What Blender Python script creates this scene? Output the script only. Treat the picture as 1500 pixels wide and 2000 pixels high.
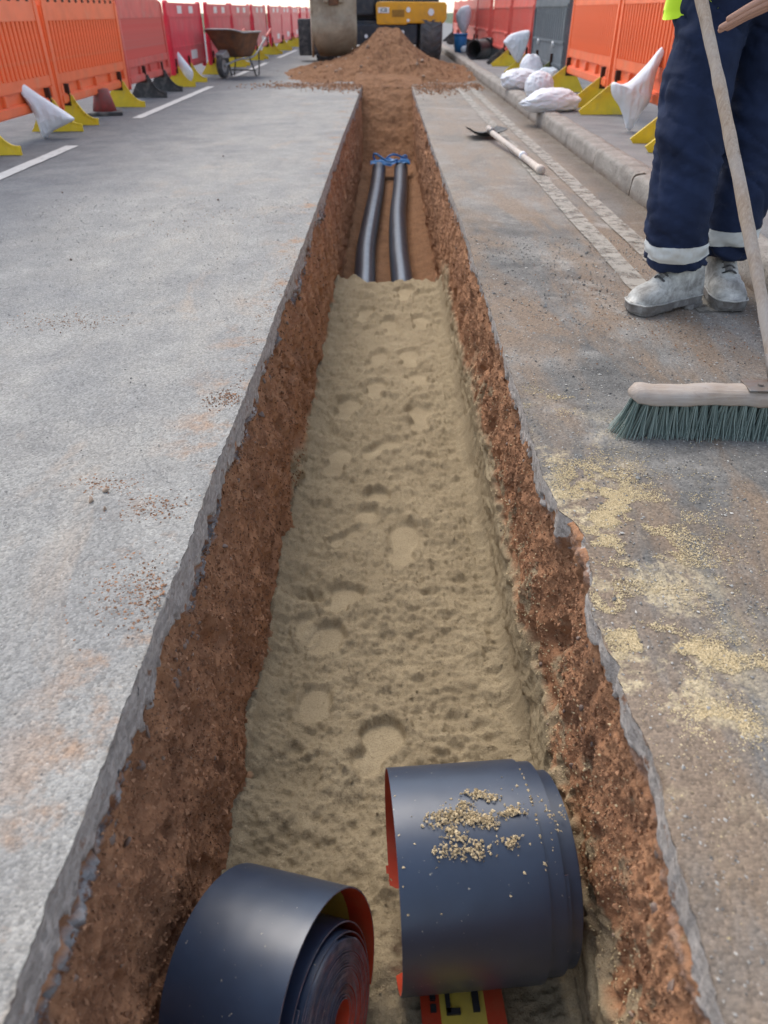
import bpy, bmesh, math, random
import numpy as np
from mathutils import Vector, Matrix
R = math.radians
random.seed(7); rng = np.random.default_rng(11)
scene = bpy.context.scene
C = scene.collection
for o in list(bpy.data.objects): bpy.data.objects.remove(o)

# ------------------------------------------------------------------ camera, sky, sun, exposure
cam = bpy.data.cameras.new('camera'); camo = bpy.data.objects.new('camera', cam); C.objects.link(camo)
camo.location = (0, 0, .88); camo.rotation_euler = (R(90-34.2), 0, .0046)
cam.sensor_fit = 'VERTICAL'; cam.sensor_height = 36; cam.lens = 25.92
cam.clip_start = .05; cam.clip_end = 1500
cam.dof.use_dof = True; cam.dof.focus_distance = 1.9; cam.dof.aperture_fstop = 4.2
scene.camera = camo
SUN_EL, SUN_AZ = 54, -26          # azimuth from +Y, negative = towards -X (left)
w = bpy.data.worlds.new('World'); scene.world = w; w.use_nodes = True
wn = w.node_tree; bg = wn.nodes['Background']
sky = wn.nodes.new('ShaderNodeTexSky'); sky.sky_type = 'NISHITA'; sky.sun_disc = False
sky.sun_elevation = R(SUN_EL); sky.sun_rotation = R(SUN_AZ); sky.dust_density = 1.2; sky.air_density = 1.0; sky.ozone_density = 1.0
hs = wn.nodes.new('ShaderNodeHueSaturation'); hs.inputs['Saturation'].default_value = .62      # thin overcast veil
wn.links.new(sky.outputs[0], hs.inputs['Color']); wn.links.new(hs.outputs[0], bg.inputs[0]); bg.inputs[1].default_value = .15
sl = bpy.data.lights.new('sun', 'SUN'); sl.energy = 1.25; sl.angle = R(42); sl.color = (1, .93, .83)
so = bpy.data.objects.new('sun', sl); C.objects.link(so)
so.location = (-6, -2, 9)
d = Vector((math.sin(R(SUN_AZ))*math.cos(R(SUN_EL)), math.cos(R(SUN_AZ))*math.cos(R(SUN_EL)), math.sin(R(SUN_EL))))
so.rotation_euler = d.to_track_quat('Z', 'Y').to_euler()
vs = scene.view_settings; vs.view_transform = 'Standard'; vs.look = 'None'; vs.gamma = 1; vs.exposure = 1.03
vs.use_curve_mapping = False

# ------------------------------------------------------------------ numpy noise
_perm = rng.integers(0, 2**31, 4096, dtype=np.int64)
def _h(i, j, k, s):
    n = (i*73856093) ^ (j*19349663) ^ (k*83492791) ^ (s*2654435761)
    n = (n ^ (n >> 13)) * 1274126177
    n = n ^ (n >> 16)
    return ((n & 0xffff) / 32767.5) - 1.0
def vnoise(x, y, z, s=0):
    x, y, z = np.broadcast_arrays(np.asarray(x, float), np.asarray(y, float), np.asarray(z, float))
    xi, yi, zi = np.floor(x).astype(np.int64), np.floor(y).astype(np.int64), np.floor(z).astype(np.int64)
    fx, fy, fz = x-xi, y-yi, z-zi
    fx, fy, fz = [f*f*f*(f*(f*6-15)+10) for f in (fx, fy, fz)]
    def L(a, b, t): return a+(b-a)*t
    a = L(L(_h(xi, yi, zi, s), _h(xi+1, yi, zi, s), fx), L(_h(xi, yi+1, zi, s), _h(xi+1, yi+1, zi, s), fx), fy)
    b = L(L(_h(xi, yi, zi+1, s), _h(xi+1, yi, zi+1, s), fx), L(_h(xi, yi+1, zi+1, s), _h(xi+1, yi+1, zi+1, s), fx), fy)
    return L(a, b, fz)
def fbm(x, y, z, oct=4, s=0, gain=.5, ridge=False):
    t, a, f, m = 0, 1, 1, 0
    for o in range(oct):
        v = vnoise(np.asarray(x)*f+o*17.3, np.asarray(y)*f+o*9.1, np.asarray(z)*f+o*4.7, s+o)
        t = t + a*((1-2*np.abs(v)) if ridge else v); m += a; a *= gain; f *= 2.03
    return t/m
def ss(a, b, x):
    t = np.clip((np.asarray(x, float)-a)/(b-a), 0, 1); return t*t*(3-2*t)

# ------------------------------------------------------------------ mesh helpers
def link(o, parent=None):
    C.objects.link(o)
    if parent: o.parent = parent
    return o
def np_mesh(name, V, F, mats, parent=None, attrs=None, smooth=True, midx=None):
    """V (n,3), F list of (k,m) int arrays"""
    me = bpy.data.meshes.new(name)
    V = np.asarray(V, np.float32)
    if not isinstance(F, (list, tuple)): F = [F]
    F = [np.asarray(f, np.int32) for f in F if len(f)]
    loops = np.concatenate([f.ravel() for f in F])
    tot = np.concatenate([np.full(len(f), f.shape[1], np.int32) for f in F])
    st = np.concatenate([[0], np.cumsum(tot)[:-1]]).astype(np.int32)
    me.vertices.add(len(V)); me.vertices.foreach_set('co', V.ravel())
    me.loops.add(len(loops)); me.loops.foreach_set('vertex_index', loops)
    me.polygons.add(len(tot)); me.polygons.foreach_set('loop_start', st); me.polygons.foreach_set('loop_total', tot)
    if midx is not None: me.polygons.foreach_set('material_index', np.asarray(midx, np.int32))
    me.polygons.foreach_set('use_smooth', np.full(len(tot), smooth, bool))
    for k, v in (attrs or {}).items():
        a = me.attributes.new(k, 'FLOAT', 'POINT'); a.data.foreach_set('value', np.asarray(v, np.float32).ravel())
    me.update(calc_edges=True); me.validate()
    for m in (mats if isinstance(mats, (list, tuple)) else [mats]): me.materials.append(m)
    return link(bpy.data.objects.new(name, me), parent)
def grid_faces(n, m, flip=False, close=False):
    i = np.arange(n-1)[:, None]; mm = m if close else m-1
    j = np.arange(mm)[None, :]; j2 = (j+1) % m
    a, b, c_, d_ = i*m+j, i*m+j2, (i+1)*m+j2, (i+1)*m+j
    f = np.stack(np.broadcast_arrays(a, b, c_, d_), -1).reshape(-1, 4)
    return f[:, ::-1] if flip else f
def bm_obj(name, bm, mat, parent=None, smooth=False, bevel=0, seg=2, loc=None):
    if bevel:
        bmesh.ops.bevel(bm, geom=[e for e in bm.edges if e.is_manifold and e.calc_face_angle(0) > .5], offset=bevel, segments=seg, affect='EDGES', profile=.6, clamp_overlap=True)
    me = bpy.data.meshes.new(name); bm.to_mesh(me); bm.free()
    if smooth:
        for p in me.polygons: p.use_smooth = True
    for m in (mat if isinstance(mat, (list, tuple)) else [mat]): me.materials.append(m)
    o = link(bpy.data.objects.new(name, me), parent)
    if loc: o.location = loc
    return o
def box(bm, lo, hi, M=None):
    lo, hi = Vector(lo), Vector(hi)
    m = Matrix.Translation((lo+hi)/2) @ Matrix.Diagonal((*(hi-lo), 1))
    return bmesh.ops.create_cube(bm, size=1, matrix=(M @ m) if M else m)['verts']
def cyl(bm, p0, p1, r0, r1=None, seg=16, caps=True):
    p0, p1 = Vector(p0), Vector(p1); dv = p1-p0
    q = dv.to_track_quat('Z', 'Y').to_matrix().to_4x4()
    return bmesh.ops.create_cone(bm, cap_ends=caps, segments=seg, radius1=r0, radius2=r0 if r1 is None else r1, depth=dv.length, matrix=Matrix.Translation((p0+p1)/2) @ q)['verts']
def prism(bm, pts, axis, a, b):
    """extrude 2D polygon along axis 'x','y','z' from a to b; pts are the two other coords in order"""
    def P(u, v, t): return {'x': (t, u, v), 'y': (u, t, v), 'z': (u, v, t)}[axis]
    A = [bm.verts.new(P(u, v, a)) for u, v in pts]; B = [bm.verts.new(P(u, v, b)) for u, v in pts]
    n = len(pts); fs = [bm.faces.new(A), bm.faces.new(B[::-1])]
    for i in range(n): fs.append(bm.faces.new((A[i], B[i], B[(i+1) % n], A[(i+1) % n])))
    bmesh.ops.recalc_face_normals(bm, faces=fs)
def tube(pts, rad, seg=14, cap=True):
    """loft circles along a polyline -> V, F list"""
    P = np.asarray(pts, float); n = len(P); rad = np.broadcast_to(np.asarray(rad, float), (n,))
    T = np.gradient(P, axis=0); T /= np.linalg.norm(T, axis=1)[:, None]
    up = np.array([0, 0, 1.]) if abs(T[0, 2]) < .9 else np.array([0, 1., 0])
    V = []
    u = np.cross(up, T[0]); u /= np.linalg.norm(u)
    for i in range(n):
        u = u-T[i]*np.dot(u, T[i]); u /= np.linalg.norm(u); v = np.cross(T[i], u)
        a = np.linspace(0, 2*np.pi, seg, endpoint=False)
        V.append(P[i]+rad[i]*(np.cos(a)[:, None]*u+np.sin(a)[:, None]*v))
    V = np.concatenate(V); F = [grid_faces(n, seg, close=True)]
    if cap:
        F.append(np.arange(seg)[::-1][None, :]); F.append((np.arange(seg)+(n-1)*seg)[None, :])
    return V, F
def spline(pts, n):
    P = np.asarray(pts, float); k = len(P)
    t = np.linspace(0, k-1, n); i = np.clip(t.astype(int), 0, k-2); f = (t-i)[:, None]
    g = lambda q: P[np.clip(q, 0, k-1)]
    p0, p1, p2, p3 = g(i-1), g(i), g(i+1), g(i+2)
    return .5*((2*p1)+(-p0+p2)*f+(2*p0-5*p1+4*p2-p3)*f**2+(-p0+3*p1-3*p2+p3)*f**3)
def empty(name, label, cat, loc=(0, 0, 0), rotz=0, group=None):
    o = bpy.data.objects.new(name, None); o.empty_display_size = .1; C.objects.link(o)
    o.location = loc; o.rotation_euler = (0, 0, rotz)
    return tag(o, label, cat, group)
def tag(o, label, cat, group=None):
    o['label'] = label; o['category'] = cat
    if group: o['group'] = group
    return o
def kind(o, k): o['kind'] = k; return o
def copy_tree(o, parent=None):
    c = o.copy(); C.objects.link(c); c.parent = parent
    for ch in list(o.children): copy_tree(ch, c)
    return c
def bits(name, P, S, mat, parent=None, flat=1.0, seed=1):
    """many tiny irregular lumps joined in one mesh"""
    g = np.random.default_rng(seed); n = len(P)
    base = np.array([[1, 0, 0], [-1, 0, 0], [0, 1, 0], [0, -1, 0], [0, 0, 1], [0, 0, -1]], float)
    V = base[None]*g.uniform(.55, 1.25, (n, 6, 1))+g.uniform(-.3, .3, (n, 6, 3))
    ang = g.uniform(0, 6.283, n); ca, sa = np.cos(ang), np.sin(ang)
    V = V*g.uniform(.6, 1.3, (n, 1, 3))
    X = V[..., 0]*ca[:, None]-V[..., 1]*sa[:, None]; Y = V[..., 0]*sa[:, None]+V[..., 1]*ca[:, None]
    V = np.stack([X, Y, V[..., 2]*flat], -1)*np.asarray(S)[:, None, None]+np.asarray(P)[:, None, :]
    f = np.array([[0, 2, 4], [2, 1, 4], [1, 3, 4], [3, 0, 4], [2, 0, 5], [1, 2, 5], [3, 1, 5], [0, 3, 5]])
    F = (f[None]+np.arange(n)[:, None, None]*6).reshape(-1, 3)
    return np_mesh(name, V.reshape(-1, 3), F, mat, parent, smooth=False, attrs={'tone': np.repeat(g.uniform(0, 1, n), 6)})

# ------------------------------------------------------------------ material helpers
class NT:
    def __init__(s, name):
        s.m = bpy.data.materials.new(name); s.m.use_nodes = True; s.t = s.m.node_tree
        s.b = s.t.nodes['Principled BSDF']; s.co = s.t.nodes.new('ShaderNodeTexCoord').outputs['Object']
    def n(s, ty, ins=None, **kw):
        x = s.t.nodes.new(ty)
        for k, v in kw.items(): setattr(x, k, v)
        for k, v in (ins or {}).items(): s.set(x.inputs[k], v)
        return x
    def set(s, sock, v):
        if isinstance(v, bpy.types.NodeSocket): s.t.links.new(v, sock)
        elif isinstance(v, (tuple, list)) and len(v) == 3 and sock.type == 'RGBA': sock.default_value = (*v, 1)
        else: sock.default_value = v
    def vec(s, scale=(1, 1, 1), rot=(0, 0, 0)):
        return s.n('ShaderNodeMapping', {'Vector': s.co, 'Scale': scale, 'Rotation': rot}).outputs[0]
    def noise(s, scale, detail=4, rough=.6, dist=0, vec=None, off=0):
        v = vec or s.co
        if off: v = s.n('ShaderNodeVectorMath', {0: v, 1: (off, off*.7, off*1.3)}).outputs[0]
        return s.n('ShaderNodeTexNoise', {'Vector': v, 'Scale': scale, 'Detail': detail, 'Roughness': rough, 'Distortion': dist}).outputs[0]
    def vor(s, scale, vec=None, feature='F1', rand=1, out='Distance'):
        return s.n('ShaderNodeTexVoronoi', {'Vector': vec or s.co, 'Scale': scale, 'Randomness': rand}, feature=feature).outputs[out]
    def attr(s, name): return s.n('ShaderNodeAttribute', attribute_name=name).outputs['Fac']
    def ramp(s, fac, stops, interp='LINEAR'):
        r = s.n('ShaderNodeValToRGB', {0: fac}); r.color_ramp.interpolation = interp; e = r.color_ramp.elements
        while len(e) < len(stops): e.new(.5)
        for q, (p, c) in zip(e, stops):
            q.position = p; q.color = (c, c, c, 1) if isinstance(c, (int, float)) else (*c, 1)
        return r.outputs[0]
    def mix(s, f, a, b, mode='MIX'):
        x = s.n('ShaderNodeMix', data_type='RGBA', blend_type=mode)
        s.set(x.inputs[0], f); s.set(x.inputs[6], a); s.set(x.inputs[7], b); return x.outputs[2]
    def ma(s, op, a, b=0, clamp=False):
        x = s.n('ShaderNodeMath', operation=op, use_clamp=clamp); s.set(x.inputs[0], a); s.set(x.inputs[1], b); return x.outputs[0]
    def ms(s, x, a, b):
        r = s.n('ShaderNodeMapRange', {'Value': x, 'From Min': a, 'From Max': b}, interpolation_type='SMOOTHSTEP'); return r.outputs[0]
    def xyz(s): return s.n('ShaderNodeSeparateXYZ', {0: s.co}).outputs
    def bump(s, h, st=.5, dist=.01, nrm=None):
        x = s.n('ShaderNodeBump', {'Height': h, 'Strength': st, 'Distance': dist})
        if nrm: s.set(x.inputs['Normal'], nrm)
        return x.outputs[0]
    def out(s, col=None, rough=None, nrm=None, metal=None, spec=None):
        for k, v in (('Base Color', col), ('Roughness', rough), ('Normal', nrm), ('Metallic', metal), ('Specular IOR Level', spec)):
            if v is not None: s.set(s.b.inputs[k], v)
        return s.m
def mat(name, col, rough=.55, var=.18, scale=14, dirt=None, dirt_amt=.35, dirt_scale=6, bump=.15, bscale=60, bdist=.004, metal=0, spec=.4):
    s = NT(name); c = tuple(col)
    n = s.noise(scale, 5, .6)
    cc = s.mix(s.ramp(n, [(.3, 0.), (.7, 1.)]), tuple(x*(1-var) for x in c), tuple(min(1, x*(1+var)) for x in c))
    if dirt:
        msk = s.ramp(s.noise(dirt_scale, 8, .7, .4, off=3.1), [(.62-dirt_amt*.5, 0.), (.78-dirt_amt*.35, 1.)])
        cc = s.mix(s.ma('MULTIPLY', msk, min(.9, dirt_amt+.35)), cc, dirt)
    return s.out(cc, s.ma('ADD', s.ma('MULTIPLY', s.noise(scale*1.7, 4, .6, off=7), .25), rough-.12), s.bump(s.noise(bscale, 4, .6), bump, bdist), metal, spec)

SOIL_D, SOIL_M, SOIL_L = (.235, .112, .060), (.48, .243, .124), (.50, .33, .21)
SAND_A, SAND_B, SAND_DRY = (.315, .246, .150), (.43, .343, .216), (.55, .43, .235)
def soil_color(s):
    a = s.noise(9, 5, .66); b = s.noise(55, 3, .7, off=2)
    c = s.mix(s.ramp(a, [(.30, 0.), (.68, 1.)]), SOIL_D, SOIL_M)
    c = s.mix(s.ma('MULTIPLY', s.ramp(b, [(.52, 0.), (.75, 1.)]), .55), c, (.42, .24, .135))
    c = s.mix(s.ramp(b, [(.28, .65), (.42, 0.)]), c, (.12, .060, .035))
    c = s.mix(s.ramp(s.noise(160, 2, .5, off=5), [(.70, 0.), (.76, .8)]), c, SOIL_L)
    return c
def sand_color(s):
    a = s.noise(6, 4, .65, off=1); b = s.noise(220, 2, .6, off=4)
    c = s.mix(s.ramp(a, [(.3, 0.), (.7, 1.)]), SAND_A, SAND_B)
    c = s.mix(s.ramp(b, [(.32, .6), (.52, 0.)]), c, (.23, .172, .10))
    return s.mix(s.ramp(s.noise(420, 1, .5, off=9), [(.69, 0.), (.73, .6)]), c, (.60, .53, .39))
def wall_material():
    s = NT('trench_wall_material')
    soil = soil_color(s)
    # asphalt cut face
    n = s.noise(60, 6, .7, vec=s.vec((1, .25, 1)))
    asp = s.mix(s.ramp(n, [(.3, 0.), (.7, 1.)]), (.285, .25, .222), (.50, .445, .40))
    cell = s.ramp(s.vor(110, out='Color'), [(0, .12), (1, .88)]); asp = s.mix(.35, asp, cell, 'OVERLAY')
    asp = s.mix(s.ramp(s.noise(22, 6, .7, off=6), [(.60, 0.), (.66, .9)]), asp, (.22, .105, .055))
    asp = s.mix(s.ramp(s.noise(34, 3, .6, off=8), [(.68, 0.), (.73, .9)]), asp, (.045, .05, .06))
    # stony sub-base
    vc = s.vor(42, out='Color'); g = s.ramp(vc, [(0, (.08, .082, .09)), (.5, (.22, .215, .215)), (1, (.40, .385, .37))])
    st = s.mix(s.ramp(s.noise(30, 5, .7, off=3), [(.5, 0.), (.58, 1.)]), g, (.17, .075, .038))
    c = s.mix(s.attr('stony'), soil, st)
    c = s.mix(s.attr('sand'), c, sand_color(s))
    c = s.mix(s.ms(s.attr('layer'), .45, .55), asp, c)
    bh = s.ma('ADD', s.noise(150, 4, .75), s.ma('MULTIPLY', s.noise(420, 2, .6, off=2), .5))
    return s.out(c, .92, s.bump(bh, .8, .006), spec=.2)
def sand_material():
    s = NT('sand_material')
    h = s.ma('ADD', s.noise(190, 3, .75), s.ma('MULTIPLY', s.noise(520, 2, .6, off=2), .8))
    st = s.ma('SUBTRACT', .85, s.ma('MULTIPLY', s.attr('print'), .2))
    b = s.n('ShaderNodeBump', {'Height': h, 'Strength': st, 'Distance': .0055})
    c = sand_color(s)
    c = s.mix(s.attr('soil'), c, soil_color(s))
    return s.out(c, .9, b.outputs[0], spec=.25)
def road_material(side):
    s = NT('road_surface_'+side); x, y, z = s.xyz()
    big = s.noise(1.3, 5, .62, .3); mid = s.noise(6, 5, .66, .2, off=2); fine = s.noise(70, 3, .65, off=4)
    aniso = s.noise(2.2, 5, .65, .5, vec=s.vec((1.8, .5, 1)), off=1)
    vn = s.n('ShaderNodeTexVoronoi', {'Vector': s.co, 'Scale': 190}); agg = vn.outputs['Distance']; aggc = s.ramp(vn.outputs['Color'], [(0, .1), (1, .9)])
    agg2 = s.noise(170, 2, .6, .3, off=3)
    if side == 'left':
        c = s.mix(s.ramp(mid, [(.32, 0.), (.66, 1.)]), (.225, .217, .203), (.30, .288, .263))
        c = s.mix(s.ramp(aniso, [(.46, 0.), (.66, .55)]), c, (.335, .31, .27))
        c = s.mix(s.ramp(big, [(.52, 0.), (.72, .5)]), c, (.20, .20, .20))
        # dust thins out towards the live lane
        lane = s.ma('ADD', s.ms(x, -1.05, -2.35), s.ma('MULTIPLY', s.ma('SUBTRACT', big, .5), .9), True)
        c = s.mix(lane, c, s.mix(s.ramp(mid, [(.3, 0.), (.7, 1.)]), (.095, .097, .104), (.145, .147, .152)))
        # brown soil smears
        sm = s.ramp(s.noise(2.6, 6, .7, .6, vec=s.vec((1, .6, 1)), off=8.3), [(.56, 0.), (.70, .5)])
        sm = s.ma('MULTIPLY', sm, s.ms(x, -2.0, -.7))
        c = s.mix(sm, c, (.37, .275, .195))
        ed = s.ma('MULTIPLY', s.ms(x, -.62, -.42), s.ramp(s.noise(5, 7, .7, off=12), [(.53, 0.), (.64, .8)]))
        c = s.mix(ed, c, (.33, .205, .125))
        rough, bs = .9, .45
    else:
        c = s.mix(s.ramp(mid, [(.32, 0.), (.66, 1.)]), (.075, .072, .067), (.165, .155, .140))
        c = s.mix(s.ramp(big, [(.45, 0.), (.62, .85)]), c, (.27, .252, .225))
        c = s.mix(s.ramp(aniso, [(.43, 0.), (.58, .8)]), c, (.215, .150, .098))
        c = s.mix(s.ma('MULTIPLY', s.ms(y, 3.2, 6.0), .55), c, s.mix(mid, (.24, .205, .165), (.33, .285, .235)))
        c = s.mix(s.ramp(s.noise(3.2, 7, .68, .3, off=21), [(.57, 0.), (.70, .65)]), c, (.33, .305, .27))
        gut = s.ma('MULTIPLY', s.ms(x, 1.12, 1.34), s.ramp(mid, [(.3, .4), (.6, .95)]))
        c = s.mix(gut, c, (.115, .088, .065))
        # thin dry sand dust between the scattered grains
        rx = s.ma('ADD', x, s.ma('MULTIPLY', s.noise(3, 5, .6, off=31), .3))
        reg = s.ma('MULTIPLY', s.ms(rx, .84, .56), s.ma('MULTIPLY', s.ms(y, .45, .8), s.ms(y, 1.95, 1.45)))
        pt = s.ramp(s.noise(8, 6, .74, .3, off=17), [(.50, 0.), (.60, 1.)])
        c = s.mix(s.ma('MULTIPLY', s.ma('MULTIPLY', reg, pt), s.ramp(s.noise(240, 2, .6, off=5), [(.30, 0.), (.46, .92)])), c, (.50, .405, .25))
        rough, bs = .85, .38
    c = s.mix(s.ramp(agg2, [(.28, .5), (.44, 0.)]), c, s.mix(.55, c, (.05, .05, .05)))
    c = s.mix(.42, c, aggc, 'OVERLAY')
    c = s.mix(s.ramp(s.noise(210, 2, .5, off=14), [(.70, 0.), (.75, .6)]), c, (.62, .60, .56))
    hgt = s.ma('ADD', s.ma('MULTIPLY', agg2, .7), s.ma('ADD', s.ma('MULTIPLY', agg, -1.1), s.ma('MULTIPLY', fine, .7)))
    return s.out(c, rough, s.bump(hgt, bs, .0045), spec=.3)

M = {}
M['wall'] = wall_material(); M['sand'] = sand_material()
M['road_l'] = road_material('left'); M['road_r'] = road_material('right')
def m_soil():
    s = NT('spoil_soil'); h = s.noise(40, 7, .72)
    c = s.mix(.55, soil_color(s), (.17, .092, .048))
    return s.out(c, .95, s.bump(h, .9, .03), spec=.15)
M['spoil'] = m_soil()
def m_tone(name, a, b, rough=.9):
    s = NT(name); return s.out(s.mix(s.attr('tone'), a, b), rough, s.bump(s.noise(500, 2), .4, .002), spec=.2)
M['soilbits'] = m_tone('soil_crumb', (.17, .085, .047), (.42, .225, .125))
M['sandbits'] = m_tone('damp_sand_crumb', (.28, .215, .13), (.44, .35, .225))
M['dry'] = m_tone('dry_sand_grain', (.48, .37, .205), (.72, .58, .36))
M['clump'] = m_tone('clump_sand', (.46, .35, .20), (.68, .54, .33))
M['gritbits'] = m_tone('road_grit', (.10, .095, .09), (.55, .52, .47))
M['flint'] = mat('flint_stone', (.20, .195, .19), .5, .45, 25, dirt=(.19, .10, .055), dirt_amt=.6, dirt_scale=30, bscale=70)
M['pale'] = mat('pale_stone', (.42, .33, .25), .75, .35, 30, dirt=(.2, .095, .05), dirt_amt=.45, dirt_scale=20)

# ------------------------------------------------------------------ the trench: edge lines and walls
LP = np.array([(-2, -.404), (.37, -.404), (.47, -.409), (.55, -.400), (.65, -.398), (.75, -.400), (.93, -.403), (1.06, -.398), (1.19, -.392), (1.38, -.406), (1.58, -.399), (1.81, -.392), (2.2, -.386), (2.6, -.392), (3.5, -.379), (5, -.384), (7.1, -.396), (10.4, -.372), (13, -.37)])
RP = np.array([(-2, .36), (.36, .358), (.415, .362), (.49, .365), (.57, .369), (.67, .381), (.776, .372), (.83, .372), (.851, .382), (.886, .369), (.974, .363), (1.03, .368), (1.07, .386), (1.12, .390), (1.215, .400), (1.265, .388), (1.30, .368), (1.44, .358), (1.64, .362), (1.84, .367), (2.13, .364), (2.5, .368), (3.1, .367), (3.9, .380), (6, .353), (10.4, .341), (13, .34)])
def edge(side, Y):
    P = LP if side < 0 else RP
    e = np.interp(Y, P[:, 0], P[:, 1])
    if side < 0: e = .45*e+.55*(-.403+.0035*np.clip(Y, 0, 9))
    return e+.0018*vnoise(Y*45, 3, 1, 5+side)+.0012*vnoise(Y*13, 1, 2, 9+side)+.0015*vnoise(Y*140, 1, 2, 19+side)
def yrows(k, y0=-1.3, y1=12.6):
    ys = [y0]
    while ys[-1] < y1:
        y = ys[-1]; ys.append(y+k*max(1.0, math.hypot(max(y, 0), 1.0)))
    return np.array(ys)
def asphalt_t(side, Y):
    if side < 0: return .074+.016*vnoise(Y*2.1, 0, 0, 31)+.016*vnoise(Y*7, 0, 0, 32)+.008*vnoise(Y*30, 0, 0, 33)
    t = .048+.014*vnoise(Y*2.4, 0, 0, 41)+.014*vnoise(Y*8, 0, 0, 42)+.006*vnoise(Y*30, 0, 0, 43)
    return t*(1-.97*ss(1.06, 1.09, Y)*(1-ss(1.24, 1.30, Y)))
SAND_Z = -.645
WALLS = {}
def make_wall(side):
    Y = yrows(.0034)
    dz = np.concatenate([np.arange(0, .70, .0042), np.linspace(.70, 1.0, 24)[1:]])
    YY, DD = np.meshgrid(Y, dz, indexing='ij'); s_ = np.sign(side)
    top = edge(side, Y)[:, None]
    bot = -.335 if side < 0 else .368
    t = asphalt_t(side, Y)[:, None]
    lay = ss(-.004, .004, DD-t+.022*vnoise(YY*26, DD*26, 0, 51)+.012*vnoise(YY*80, DD*80, 0, 52))
    X0 = top+(bot-top)*ss(0, .9, DD)
    # positive disp = into the trench
    asp = .0022*fbm(YY*30, DD*60, 0, 3, 61)+.0012*vnoise(YY*9, DD*14, 0, 64)
    rec = .016+.010*vnoise(YY*5, DD*6, 0, 66)
    soil = -rec*np.exp(-np.maximum(DD-t, 0)/.12)+.020*fbm(YY*7, DD*6, 0, 3, 71)+.014*fbm(YY*22, DD*20, 1, 4, 72, .62)+.007*fbm(YY*75, DD*60, 2, 3, 73, .65, True)
    hole = ss(.45, .75, vnoise(YY*16, DD*13, 4, 75)); soil -= .020*hole*ss(.0, .05, DD-t)
    zone = np.exp(-np.maximum(DD-t-.005, 0)/(.055 if side < 0 else .035))
    stony = ss(.30, .55, zone*(.62+.75*vnoise(YY*3.2, DD*7, 0, 81)+.35*vnoise(YY*17, DD*17, 0, 82)))*ss(-.002, .01, DD-t)
    if side > 0: stony = np.maximum(stony*.3, ss(.25, .6, zone*(.4+vnoise(YY*7, DD*7, 0, 83)))*(1-ss(.50, .68, YY)))
    vv = fbm(YY*34, DD*34, 6, 2, 85); soil += stony*(.010*np.abs(vv)*2)
    if side > 0:
        lim = .40+.05*vnoise(YY*3.1, 0, 0, 91)+.03*vnoise(YY*11, DD*8, 0, 92)+.05*ss(2.0, 4.5, YY)
        sand = ss(-.02, .035, DD-lim+.03*vnoise(YY*42, DD*42, 0, 93))*(1-ss(4.4, 5.2, YY))
        spl = ss(.16, .46, fbm(YY*20, DD*20, 3, 4, 94)+.62*ss(.10, .42, DD)-.38)*(1-ss(2.4, 3.4, YY)); spl *= .85
        soil = soil*(1-.6*sand)+sand*(.020+.006*fbm(YY*30, DD*30, 0, 3, 95))-.009*sand*ss(.4, .7, vnoise(YY*5, DD*26, 0, 96))
        sand = np.maximum(sand, spl)
    else:
        lim = .615+.03*vnoise(YY*2.3, 0, 0, 91)+.02*vnoise(YY*9, DD*8, 0, 92)-.10*np.exp(-((YY-2.45)/.2)**2)
        sand = ss(-.01, .02, DD-lim)*(1-ss(4.6, 5.2, YY))
        soil += sand*.012
    disp = asp*(1-lay)+soil*lay
    disp *= ss(0, .006, DD)
    X = X0-s_*disp
    Z = -DD-.0015
    V = np.stack([X-s_*0, YY, Z], -1)
    WALLS[side] = (Y, dz, X)
    o = np_mesh('trench_wall_left' if side < 0 else 'trench_wall_right', V.reshape(-1, 3), grid_faces(len(Y), len(dz), flip=(side < 0)), M['wall'], attrs={'layer': lay, 'sand': sand, 'stony': stony})
    return kind(o, 'structure')
wall_l = make_wall(-1); wall_r = make_wall(1)
def wall_x(side, Y, D):
    ya, da, X = WALLS[side]
    i = np.clip(np.searchsorted(ya, Y), 0, len(ya)-1); j = np.clip(np.searchsorted(da, D), 0, len(da)-1)
    return X[i, j]
# stones bedded in the walls, each its own piece
def pebble(seed, n=2):
    bm = bmesh.new(); bmesh.ops.create_icosphere(bm, subdivisions=n, radius=1)
    g = random.Random(seed)
    pl = [Vector((g.uniform(-1, 1), g.uniform(-1, 1), g.uniform(-1, 1))).normalized() for _ in range(7)]
    for v in bm.verts:
        c = v.co.copy()
        for p in pl:
            q = c.dot(p)
            if q > .5: c -= p*(q-.5)*.92
        v.co = c*(1+.06*math.sin(5*c.x+seed)+.05*math.sin(6*c.y+2*seed))
    me = bpy.data.meshes.new('stone'); bm.to_mesh(me); bm.free()
    for p in me.polygons: p.use_smooth = True
    return me
PEB = {}
for k in ('flint', 'pale'):
    PEB[k] = []
    for i in range(5):
        me = pebble(i*3+(0 if k == 'flint' else 50), 2); me.materials.append(M[k]); PEB[k].append(me)
def stone(parent, loc, size, k, name='stone'):
    o = bpy.data.objects.new(name, random.choice(PEB[k])); C.objects.link(o); o.parent = parent
    o.location = loc; o.rotation_euler = [random.uniform(0, 6.28) for _ in range(3)]
    o.scale = (size, size*random.uniform(.6, .95), size*random.uniform(.45, .8)); return o
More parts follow.
